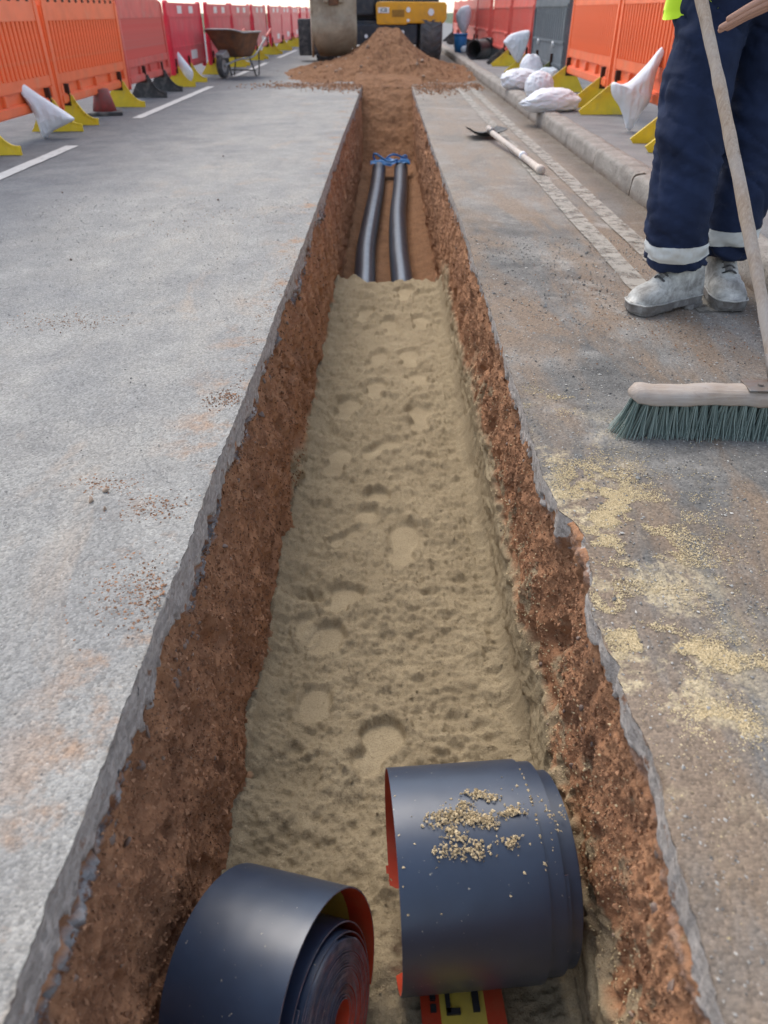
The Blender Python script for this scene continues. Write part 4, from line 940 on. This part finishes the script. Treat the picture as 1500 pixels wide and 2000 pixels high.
# ------------------------------------------------------------------ worker
M['skin'] = mat('skin', (.50, .27, .19), .55, .08, 10, bump=.1, bscale=120, bdist=.002)
def m_cloth(name, a, b, fx=1):
    s = NT(name); n1 = s.noise(9, 5, .6); wv = s.noise(420, 2, .6, off=3)
    c = s.mix(s.ramp(n1, [(.35, 0.), (.7, 1.)]), a, b); c = s.mix(s.ramp(s.noise(5, 7, .7, off=6), [(.60, 0.), (.75, .25)]), c, (.12, .12, .13)); c = s.mix(s.ramp(s.noise(90, 2, .5, off=8), [(.79, 0.), (.80, .4)]), c, (.3, .3, .3))
    return s.out(c, .82, s.bump(s.ma('ADD', s.ma('MULTIPLY', wv, .3), s.noise(26, 4, .6, .4)), .35, .006), spec=.25)
M['navy'] = m_cloth('navy_work_cloth', (.008, .014, .038), (.016, .027, .068)); M['jacket'] = m_cloth('dark_jacket_cloth', (.008, .012, .02), (.02, .028, .04))
M['hivis'] = mat('high_visibility_yellow', (.62, .88, .02), .6, .06, 8, bump=.2, bscale=30); M['tape_refl'] = mat('silver_reflective_tape', (.58, .59, .57), .45, .10, 14, dirt=(.45, .40, .33), dirt_amt=.25, bump=.1)
M['boot'] = mat('dusty_boot_leather', (.50, .485, .445), .88, .3, 22, dirt=(.13, .115, .10), dirt_amt=.42, dirt_scale=18, bump=.5, bscale=50); M['sole'] = mat('worn_boot_sole', (.24, .23, .215), .88, .35, 25, dirt=(.11, .09, .075), dirt_amt=.5, dirt_scale=20, bump=.4)
M['hair'] = mat('dark_hair', (.02, .015, .012), .6, .3, 60, bump=.6, bscale=140)
PX, PY = 1.09, 2.75
worker = empty('person', 'worker in navy trousers with silver ankle bands and yellow high-visibility vest, holding the broom', 'person', (PX, PY, 0))
def fused(name, parts, mt, voxel, parent, sm=2, fn=None):
    bm = bmesh.new()
    for V, F in parts:
        vs_ = [bm.verts.new(p) for p in V]
        for fa in F:
            for f in fa:
                try: bm.faces.new([vs_[i] for i in f])
                except ValueError: pass
    bmesh.ops.recalc_face_normals(bm, faces=bm.faces[:])
    me = bpy.data.meshes.new(name+'_raw'); bm.to_mesh(me); bm.free(); o = bpy.data.objects.new(name, me); C.objects.link(o)
    md = o.modifiers.new('r', 'REMESH'); md.mode = 'VOXEL'; md.voxel_size = voxel; md.adaptivity = 0
    if sm: ms = o.modifiers.new('s', 'SMOOTH'); ms.iterations = sm*4; ms.factor = .5
    dg = bpy.context.evaluated_depsgraph_get(); me2 = bpy.data.meshes.new_from_object(o.evaluated_get(dg)); o.modifiers.clear(); o.data = me2
    me2.materials.clear(); me2.materials.append(mt); n = len(me2.vertices); co = np.zeros(n*3, np.float32); me2.vertices.foreach_get('co', co); nr = np.zeros(n*3, np.float32); me2.vertices.foreach_get('normal', nr)
    co = co.reshape(-1, 3); nr = nr.reshape(-1, 3)
    if fn: co = co+nr*fn(co)[:, None]; me2.vertices.foreach_set('co', co.astype(np.float32).ravel())
    for p in me2.polygons: p.use_smooth = True
    me2.update(); o.parent = parent; return o
def etube(pts, rx, ry, seg=28, n=40):
    P = spline(pts, n); rx = np.interp(np.linspace(0, 1, n), np.linspace(0, 1, len(rx)), rx); ry = np.interp(np.linspace(0, 1, n), np.linspace(0, 1, len(ry)), ry)
    a = np.linspace(0, 2*np.pi, seg, endpoint=False); V = np.concatenate([P[i]+np.stack([rx[i]*np.cos(a), ry[i]*np.sin(a), 0*a], -1) for i in range(n)])
    return V, [grid_faces(n, seg, close=True), np.arange(seg)[None, ::-1], (np.arange(seg)+(n-1)*seg)[None]]
def ell(c, r):
    bm = bmesh.new(); bmesh.ops.create_uvsphere(bm, u_segments=28, v_segments=18, radius=1); V = np.array([v.co[:] for v in bm.verts])*np.array(r)+np.array(c); F = [np.array([[v.index for v in f.verts]]) for f in bm.faces]; bm.free(); return V, F
def rel(pts): return [(p[0]-PX, p[1]-PY, p[2]) for p in pts]
def folds(co):
    x, y, z = co[:, 0], co[:, 1], co[:, 2]
    hem = 1-ss(.14, .36, z); knee = np.exp(-((z-.50)/.14)**2); top_ = ss(.62, .85, z)
    d1 = .017*fbm(x*5+z*3, y*5, z*15+x*7, 3, 601, .5)*(.35+hem*1.1+knee*.7+top_*.9)
    d2 = .015*fbm(x*9-z*5, y*9, z*26+x*10, 2, 603, .5, True)*(hem*.9+knee*.35+top_*.45)
    v1 = fbm(x*4+z*2.5, y*4, z*9+x*5, 2, 607); v2 = fbm(x*6-z*3, y*6, z*14-x*6, 2, 608)
    cr = -.012*(1-np.minimum(1, np.abs(v1)*5))**2*(.4+hem*.6+knee*.6+top_*.6)-.008*(1-np.minimum(1, np.abs(v2)*6))**2*(hem+knee*.6+top_*.5)
    return d1+d2+cr+.003*fbm(x*20, y*20, z*14, 2, 605)
legA = etube(rel([(.990, 2.72, .93), (.975, 2.68, .72), (.968, 2.625, .50), (.972, 2.60, .30), (1.012, 2.64, .152)]), [.118, .110, .103, .104, .100], [.13, .125, .115, .112, .108])
legB = etube(rel([(1.185, 2.80, .93), (1.205, 2.77, .72), (1.215, 2.735, .50), (1.212, 2.725, .30), (1.208, 2.762, .150)]), [.118, .112, .105, .100, .094], [.13, .125, .115, .112, .105])
pel = ell((0, .02, .955), (.205, .150, .14))
tro = fused('trousers', [legA, legB, pel], M['navy'], .0085, worker, 2, folds)
# reflective bands sewn round both trouser legs
def band(parent, src, z0, z1, off, mt, name, xsel):
    me = src.data; bm = bmesh.new(); bm.from_mesh(me)
    bmesh.ops.delete(bm, geom=[f for f in bm.faces if not (z0-.05 < f.calc_center_median().z < z1+.05 and xsel(f.calc_center_median().x))], context='FACES')
    for co_, no_ in (((0, 0, z0), (.08, .05, -1)), ((0, 0, z1), (-.08, -.05, 1))):
        bmesh.ops.bisect_plane(bm, geom=bm.verts[:]+bm.edges[:]+bm.faces[:], plane_co=co_, plane_no=no_, clear_outer=True)
    for v in bm.verts: v.co += v.normal*off
    return bm_obj(name, bm, mt, parent, True)
band(worker, tro, .200, .253, .003, M['tape_refl'], 'reflective_band', lambda x: x < .012); band(worker, tro, .200, .253, .003, M['tape_refl'], 'reflective_band', lambda x: x >= .012)
# boots
def boot(toe, heel, lift, name='boot'):
    toe, heel = Vector(toe), Vector(heel); dv = toe-heel; L = dv.length; yaw = math.atan2(dv.y, dv.x)
    b = bpy.data.objects.new(name, None); C.objects.link(b); b.parent = worker; b.location = (heel.x-PX, heel.y-PY, heel.z); b.rotation_euler = (0, lift, yaw)
    us = np.linspace(0, 1, 34); half = np.interp(us, [0, .08, .25, .5, .72, .9, .97, 1], [.026, .042, .044, .048, .058, .054, .042, .016]); a = np.linspace(0, np.pi, 17)
    hh = np.interp(us, [0, .05, .15, .3, .42, .55, .7, .85, .95, 1], [.085, .14, .19, .195, .165, .125, .092, .080, .064, .034])
    V = np.zeros((34, 17, 3)); V[..., 0] = us[:, None]*L
    V[..., 1] = half[:, None]*np.sign(np.cos(a))*np.abs(np.cos(a))**.65; V[..., 2] = .026+(hh-.026)[:, None]*np.sin(a)[None]**.75
    V += .0022*fbm(V[..., 0]*40, V[..., 1]*40, V[..., 2]*40, 3, 611)[..., None]+.003*np.exp(-((us-.62)/.08)**2)[:, None, None]*fbm(V[..., 0]*110, V[..., 1]*20, V[..., 2]*20, 2, 612)[..., None]
    np_mesh('boot_upper', V.reshape(-1, 3), [grid_faces(34, 17), np.arange(17)[None], (np.arange(17)+33*17)[None, ::-1]], M['boot'], b)
    pr = [(u*L*1.02-.004, h*1.05+.001) for u, h in zip(us[::2], half[::2])]; pr = [(-.008, .012)]+pr[1:]+[(L*1.025, .006)]
    o2 = pr+[(x, -y) for x, y in pr[::-1]]
    bm = bmesh.new(); prism(bm, o2, 'z', .004, .030); bm_obj('boot_sole', bm, M['sole'], b, bevel=.003)
    bm = bmesh.new(); prism(bm, [(x*.30, y*.95) for x, y in o2], 'z', -.010, .006); bm_obj('heel_block', bm, M['sole'], b, bevel=.002)
    bm = bmesh.new(); prism(bm, [(L*.45+x*.52, y*.93) for x, y in o2], 'z', -.006, .006); bm_obj('tread', bm, M['sole'], b, bevel=.002)
    for k, u in enumerate((.40, .46, .52, .58, .64)):
        hz = float(np.interp(u, us, hh)); hw = float(np.interp(u, us, half))*.62
        V, F = tube(spline([(u*L-.004, -hw, hz*.80+.006), (u*L+.012, 0, hz+.006), (u*L-.004, hw, hz*.80+.006)], 10), .0036, 6); np_mesh('lace', V, F, M['rubber'], b)
    V, F = tube(spline([(L*.30, 0, .205), (L*.42, 0, .170), (L*.52, 0, .139), (L*.62, 0, .108)], 14), np.linspace(.024, .016, 14), 12); V[:, 2] = V[:, 2]-.012; np_mesh('tongue', V, F, M['sole'], b)
    for s_ in (-1, 1):
        V, F = tube(spline([(L*.34, s_*.030, .165), (L*.44, s_*.034, .133), (L*.56, s_*.031, .098), (L*.64, s_*.022, .090)], 14), .005, 8); np_mesh('lace_facing', V, F, M['boot'], b)
    V, F = tube(spline([(x, y*1.0, .032) for x, y in o2]+[(o2[0][0], o2[0][1], .032)], 70), .003, 6, False); np_mesh('welt', V, F, M['boot'], b)
    V, F = tube(spline([(L*.60, -.042, .035), (L*.66, -.03, .07), (L*.68, 0, .088), (L*.66, .03, .07), (L*.60, .042, .035)], 16), .0022, 6); np_mesh('toe_seam', V, F, M['sole'], b)
    return b
boot((.852, 2.535, .016), (1.12, 2.655, .014), .02); boot((1.210, 2.545, .011), (1.222, 2.84, .011), 0)
# jacket, vest, body
fused('jacket', [ell((0, .03, 1.02), (.19, .135, .16)), etube([(0, .02, 1.0), (0, .03, 1.2), (0, .04, 1.38), (0, .045, 1.47)], [.18, .19, .19, .08], [.135, .14, .13, .08]),
    tube(spline([(-.19, .03, 1.41), (-.33, -.02, 1.22), (-.36, -.06, 1.12), (PA.x-PX-.02, PA.y-PY+.12, PA.z-.02)], 30), np.linspace(.068, .042, 30), 18), tube(spline([(.20, .05, 1.41), (.30, .0, 1.2), (.315, -.07, 1.10), (.17, -.21, 1.015)], 30), np.linspace(.068, .044, 30), 18)], M['jacket'], .011, worker, 2, lambda c: .006*fbm(c[:, 0]*9, c[:, 1]*9, c[:, 2]*14, 3, 621))
fa = math.atan2(-.91, -.41); a = np.linspace(fa+R(55), fa+R(352), 90); zs = np.linspace(0, 1, 26)
V = np.zeros((26, 90, 3))
for i, q in enumerate(zs):
    hemz = .862+.012*np.sin(a*3)+.02*np.cos(a-fa)+.01*np.sin(a*7); z = hemz+(1.44-hemz)*q; w_ = np.interp(q, [0, .3, .75, 1], [1.06, 1.0, 1.03, .72])
    rp = 1+.05*np.sin(a*8)*(1-q)+.02*np.sin(a*13+2)*(1-q)
    V[i] = np.stack([.222*w_*rp*np.cos(a), .03*q+.01+.172*w_*rp*np.sin(a), z], -1)
k = 26*90; Vi = V*np.array([.985, .985, 1]); np_mesh('vest', np.concatenate([V.reshape(-1, 3), Vi.reshape(-1, 3)]), [grid_faces(26, 90), grid_faces(26, 90, flip=True)+k, np.stack([np.arange(89), np.arange(1, 90), np.arange(1, 90)+k, np.arange(89)+k], -1)], M['hivis'], worker)
# one continuous body (skin modifier), hands with five fingers
vt, ed, rad = [], [], []
def sv(p, r, par=None):
    vt.append(p); rad.append(r); i = len(vt)-1
    if par is not None: ed.append((par, i))
    return i
p0 = sv((0, .02, .96), .10); p1 = sv((0, .03, 1.15), .10, p0); p2 = sv((0, .04, 1.36), .11, p1); nk = sv((-.01, .03, 1.50), .05, p2); hd = sv((-.02, .0, 1.60), .075, nk); h2 = sv((-.025, -.01, 1.68), .088, hd); sv((-.025, -.0, 1.745), .06, h2)
for A_, sgn in (([(-.10, -.03, .90), (-.122, -.125, .5), (-.09, -.11, .13)], 1), ([(.10, .05, .90), (.125, -.015, .5), (.118, .0, .13)], 1)):
    q = p0
    for c_, r_ in zip(A_, (.07, .05, .022)): q = sv(c_, r_, q)
def arm(sh, el, wr, palm, fingers, thumb):
    q = sv(sh, .05, p2); q = sv(el, .038, q); q = sv(wr, .026, q); pm_ = sv(palm, .030, q)
    for f in fingers:
        k = pm_
        for c_, r_ in zip(f, (.0105, .009, .0078)): k = sv(c_, r_, k)
    k = q
    for c_, r_ in zip(thumb, (.014, .0105, .0085)): k = sv(c_, r_, k)
def lin(a, b, t): return tuple(a[i]+(b[i]-a[i])*t for i in range(3))
wr, pm_, tip = (.095, -.245, .972), (.03, -.262, .935), (-.165, -.275, .848)
fg = []
for k, (dy, dz, ln) in enumerate(((-.010, .012, .92), (-.008, -.004, 1.0), (.004, -.018, .96), (.016, -.028, .82))):
    e = (pm_[0]+(tip[0]-pm_[0])*ln, pm_[1]+dy*1.7, pm_[2]+(tip[2]-pm_[2])*ln+dz*.8)
    b = (pm_[0]-.055, pm_[1]+dy*1.5, pm_[2]-.022+dz*.9); fg.append([b, lin(b, e, .52), (e[0], e[1], e[2]-.006)])
arm((.19, .05, 1.40), (.315, -.06, 1.11), wr, pm_, fg, [(.045, -.285, .955), (.0, -.302, .93), (-.035, -.305, .905)])
g_ = (PA.x-PX, PA.y-PY, PA.z); wr2 = (g_[0]-.03, g_[1]+.10, g_[2]-.02); pm2 = (g_[0]-.034, g_[1]+.02, g_[2]-.004)
fg = [[(g_[0]-.022, g_[1]-.022, g_[2]+dz), (g_[0]+.016, g_[1]-.026, g_[2]+dz), (g_[0]+.030, g_[1]+.006, g_[2]+dz)] for dz in (.030, .010, -.010, -.028)]
arm((-.19, .03, 1.40), (-.36, -.06, 1.13), wr2, pm2, fg, [(g_[0]-.012, g_[1]+.034, g_[2]+.03), (g_[0]+.012, g_[1]+.03, g_[2]+.045), (g_[0]+.028, g_[1]+.012, g_[2]+.05)])
me = bpy.data.meshes.new('body'); me.from_pydata(vt, ed, []); bo = bpy.data.objects.new('body', me); C.objects.link(bo)
bo.modifiers.new('k', 'SKIN'); 
for i, q in enumerate(me.skin_vertices[0].data): q.radius = (rad[i], rad[i]); q.use_root = (i == 0)
ms_ = bo.modifiers.new('s', 'SUBSURF'); ms_.levels = 2; ms_.render_levels = 2
me2 = bpy.data.meshes.new_from_object(bo.evaluated_get(bpy.context.evaluated_depsgraph_get())); bo.modifiers.clear(); bo.data = me2; me2.materials.append(M['skin']); bo.parent = worker
for p in me2.polygons: p.use_smooth = True
V, F = ell((-.022, .012, 1.69), (.094, .104, .098)); V[:, 2] = np.maximum(V[:, 2], 1.66+.35*np.clip(-(V[:, 1]-.0), -.1, .1)); np_mesh('hair', V, [np.concatenate([f for f in F if f.shape[1] == 4]), np.concatenate([f for f in F if f.shape[1] == 3])], M['hair'], worker)
V, F = tube(spline([(-.03, -.092, 1.665), (-.032, -.108, 1.64), (-.032, -.10, 1.632)], 8), [.007, .009, .011, .012, .013, .013, .012, .009], 10); np_mesh('nose', V, F, M['skin'], worker)

# ------------------------------------------------------------------ excavator beyond the heap
M['jyellow'] = mat('excavator_yellow_paint', (.72, .33, .012), .4, .08, 5, dirt=(.40, .22, .06), dirt_amt=.25, dirt_scale=4, bump=.05); M['jblack'] = mat('excavator_dark_paint', (.025, .03, .042), .5, .3, 5, dirt=(.10, .09, .08), dirt_amt=.25)
M['bucket'] = mat('worn_bucket_steel', (.33, .27, .195), .5, .25, 4, dirt=(.17, .10, .055), dirt_amt=.35, dirt_scale=3, metal=.25, bump=.3)
M['tyre'] = mat('dusty_tyre', (.105, .105, .11), .85, .3, 9, dirt=(.22, .19, .16), dirt_amt=.35, bump=.5); M['glass'] = mat('cab_glass', (.02, .025, .03), .08, .1, 4, bump=.0, spec=.8); M['lamp'] = mat('pale_lamp_lens', (.75, .76, .78), .2, .05, 20)
ex = empty('excavator', 'yellow and black wheeled excavator standing behind the soil heap', 'excavator', (-.25, 19.2, 0))
def wheel(x, y):
    wv = bpy.data.objects.new('wheel', None); C.objects.link(wv); wv.parent = ex; wv.location = (x, y, .47)
    a = np.linspace(0, 2*np.pi, 60, endpoint=False); pr = np.array([(-.20, .27), (-.23, .36), (-.21, .44), (-.12, .468), (0, .472), (.12, .468), (.21, .44), (.23, .36), (.20, .27)])
    V = np.stack([np.repeat(pr[None, :, 0], 60, 0), pr[None, :, 1]*np.cos(a)[:, None], pr[None, :, 1]*np.sin(a)[:, None]], -1)
    V = np.concatenate([V, V[:1]]); np_mesh('tyre', V.reshape(-1, 3), grid_faces(61, 9), M['tyre'], wv)
    bm = bmesh.new()
    for k in range(22):
        for s_ in (-1, 1):
            b = 2*math.pi*(k+.25*s_)/22; m = Matrix.Rotation(b, 4, 'X') @ Matrix.Translation((s_*.10, 0, .468)) @ Matrix.Rotation(s_*.5, 4, 'Z') @ Matrix.Diagonal((.21, .045, .035, 1)); bmesh.ops.create_cube(bm, size=1, matrix=m)
    kind(bm_obj('tread_lugs', bm, M['tyre'], wv), 'stuff')
    bm = bmesh.new(); cyl(bm, (-.16, 0, 0), (.16, 0, 0), .28, seg=28); cyl(bm, (-.22, 0, 0), (.22, 0, 0), .10, seg=20); bm_obj('rim', bm, M['jblack'], wv, bevel=.01)
for x in (-1.05, 1.14):
    for y in (-.75, 1.7): wheel(x, y)
bm = bmesh.new(); box(bm, (-.80, -.9, .42), (.88, 2.1, .72)); box(bm, (-1.0, -.78, .36), (1.0, -.62, .52)); box(bm, (-.55, -1.12, .30), (.85, -.88, .66)); bm_obj('chassis', bm, M['jblack'], ex, bevel=.03)
bm = bmesh.new(); prism(bm, [(.02, .66), (.06, .645), (.62, .645), (.66, .67), (1.38, .67), (1.44, .74), (1.44, .98), (1.40, 1.03), (.06, 1.04), (.0, 1.0)], 'y', -1.16, -.2); bm_obj('front_cover', bm, M['jyellow'], ex, bevel=.03)
bm = bmesh.new(); box(bm, (.33, -1.168, .78), (.58, -1.155, .90)); bm_obj('cover_recess', bm, mat('recess_brown', (.30, .15, .02), .6), ex, bevel=.004)
for (x, z, r) in ((.66, .90, .045), (.66, .72, .03), (1.12, .86, .06)):
    bm = bmesh.new(); cyl(bm, (x, -1.172, z), (x, -1.15, z), r, seg=18); bm_obj('cover_badge', bm, M['lamp'], ex)
bm = bmesh.new(); box(bm, (.05, -1.170, .845), (.27, -1.155, .94)); bm_obj('name_plate', bm, M['lamp'], ex, bevel=.004)
cu = bpy.data.curves.new('letters', 'FONT'); cu.body = 'JCB'; cu.size = .092; cu.extrude = .003; cu.align_x = 'CENTER'; cu.align_y = 'CENTER'; co_ = bpy.data.objects.new('letters', cu); C.objects.link(co_)
me = bpy.data.meshes.new_from_object(co_.evaluated_get(bpy.context.evaluated_depsgraph_get())); bpy.data.objects.remove(co_); me.materials.append(M['ink']); lo = bpy.data.objects.new('lettering', me); C.objects.link(lo); lo.parent = ex; lo.location = (.16, -1.175, .893); lo.rotation_euler = (R(90), 0, 0)
bm = bmesh.new(); box(bm, (-.75, -.75, .72), (1.3, 2.4, 1.18)); box(bm, (-.62, -.95, .80), (-.03, -.70, 1.35)); bm_obj('upper_frame', bm, M['jblack'], ex, bevel=.04)
bm = bmesh.new(); prism(bm, [(-.2, 1.19), (-.25, 2.0), (0, 2.75), (1.2, 2.75), (1.3, 1.19)], 'x', .25, 1.2); bm_obj('cab', bm, M['jblack'], ex, bevel=.05)
bm = bmesh.new(); prism(bm, [(-.215, 1.3), (-.262, 2.0), (-.03, 2.65), (-.02, 2.65), (-.25, 2.0), (-.2, 1.3)], 'x', .33, 1.12); bm_obj('windscreen', bm, M['glass'], ex)
bm = bmesh.new(); box(bm, (-.7, 1.0, 1.18), (.2, 2.5, 1.75)); bm_obj('engine_hood', bm, M['jyellow'], ex, bevel=.08)
for (x, z) in ((-.47, .99), (-.44, .62), (.30, .52), (.55, .52), (-.2, .45)):
    bm = bmesh.new(); cyl(bm, (x, -1.15, z), (x, -1.08, z), .035, seg=14); bm_obj('lamp', bm, M['lamp'], ex)
bm = bmesh.new(); box(bm, (-1.62, -.95, .10), (-1.28, -.55, .75)); bm_obj('stabiliser', bm, M['rubber'], ex, bevel=.03)
V, F = tube(spline([(-.35, .3, 1.3), (-.5, -.6, 2.7), (-.72, -2.2, 3.2)], 20), .16, 12); np_mesh('boom', V, F, M['jyellow'], ex)
V, F = tube(spline([(-.70, -2.0, 3.3), (-.73, -2.9, 2.2), (-.73, -3.35, 1.3)], 20), .12, 12); np_mesh('dipper_arm', V, F, M['jyellow'], ex)
for dx in (-.45, -.3): V, F = tube(spline([(dx, -.1, 1.3), (dx-.1, -1.2, 2.3)], 8), .05, 10); np_mesh('hydraulic_ram', V, F, M['jblack'], ex)
# bucket: rounded shell hanging from the arm
bk_ = bpy.data.objects.new('bucket', None); C.objects.link(bk_); bk_.parent = ex; bk_.location = (-.73, -3.45, .20); bk_.rotation_euler = (0, 0, R(6))
a = np.linspace(R(-205), R(35), 46); py, pz = .40*np.cos(a), .44+.44*np.sin(a)
py = np.concatenate([[-.36], py, [.36]]); pz = np.concatenate([[1.0], pz, [.95]]); n = len(py); xs = np.linspace(-.36, .36, 12)
wz = 1-.34*np.clip(1-pz/.34, 0, 1)**2.2
V = np.stack([xs[None]*wz[:, None], np.repeat(py[:, None], 12, 1), np.repeat(pz[:, None], 12, 1)], -1); cen = np.array([0, 0, .5]); Vi = cen+(V-cen)*np.array([1, .93, .94]); k = n*12
np_mesh('shell', np.concatenate([V.reshape(-1, 3), Vi.reshape(-1, 3)]), [grid_faces(n, 12), grid_faces(n, 12, flip=True)+k], M['bucket'], bk_)
for s_ in (-1, 1):
    bm = bmesh.new(); prism(bm, list(zip(py*1.03, .44+(pz-.44)*1.03)), 'x', s_*.36 if s_ < 0 else .36, s_*.36-.035 if s_ < 0 else .395); bm_obj('side_plate', bm, M['bucket'], bk_)
bm = bmesh.new(); box(bm, (-.17, -.47, .80), (-.09, -.30, 1.25)); box(bm, (.09, -.47, .80), (.17, -.30, 1.25)); bm_obj('hanger_lugs', bm, M['bucket'], bk_, bevel=.01)
bm = bmesh.new(); cyl(bm, (-.2, -.42, 1.1), (.2, -.42, 1.1), .05); bm_obj('hanger_pin', bm, M['rust'], bk_)
bm = bmesh.new(); box(bm, (-.085, -.405, .76), (.085, -.37, 1.0)); bm_obj('rusty_patch', bm, M['rust'], bk_, bevel=.01)

# ------------------------------------------------------------------ clutter on the far right pavement
t = empty('blue_tub', 'small blue plastic tub on the far right pavement', 'tub', (1.60, 19.3, PZ)); bm = bmesh.new(); cyl(bm, (0, 0, 0), (0, 0, .34), .12, .145, 20); bm_obj('tub_body', bm, M['blue'], t, True)
V, F = tube(np.stack([.148*np.cos(np.linspace(0, 6.283, 30)), .148*np.sin(np.linspace(0, 6.283, 30)), np.full(30, .34)], -1), .012, 8, False); np_mesh('tub_rim', V, F, M['blue'], t)
def pipe_bit(loc, L, r, yaw, label, z=0):
    t = empty('pipe_offcut', label, 'pipe', (loc[0], loc[1], PZ+r+z), yaw, 'black pipe offcuts on the pavement')
    n = int(L/.012); xs = np.linspace(0, L, n); rr = r-.006*(np.sin(xs*2*np.pi/.05) > 0); P = np.stack([xs, 0*xs, 0*xs], -1); V, F = tube(P, rr, 28, False); Vi, Fi = tube(P, r-.016, 28, False); k = len(V); j = np.arange(28); j2 = (j+1) % 28
    np_mesh('pipe_wall', np.concatenate([V, Vi]), F+[f[:, ::-1]+k for f in Fi]+[np.stack([j2, j, j+k, j2+k], -1)], M['twin'], t)
    V, F = tube([(-.005, 0, 0), (.04, 0, 0)], r+.008, 28, False); np_mesh('pipe_socket', V, F, M['twin'], t)
pipe_bit((1.62, 16.4), 1.0, .16, R(58), 'nearer black corrugated pipe offcut lying open end forward on the pavement'); pipe_bit((1.86, 16.75), 1.1, .16, R(62), 'farther black corrugated pipe offcut leaning beside the red barriers', .02)
t = empty('pipe_length', 'pale grey pipe length lying behind the black offcuts', 'pipe', (1.58, 18.2, PZ+.1), R(70)); V, F = tube([(0, 0, 0), (.6, 0, 0), (1.3, 0, 0)], .06, 18); np_mesh('pipe_wall', V, F, M['bagblue'], t)
scene.cycles.adaptive_threshold = .02; scene.cycles.max_bounces = 4; scene.cycles.diffuse_bounces = 2; scene.cycles.glossy_bounces = 1; scene.cycles.transparent_max_bounces = 6
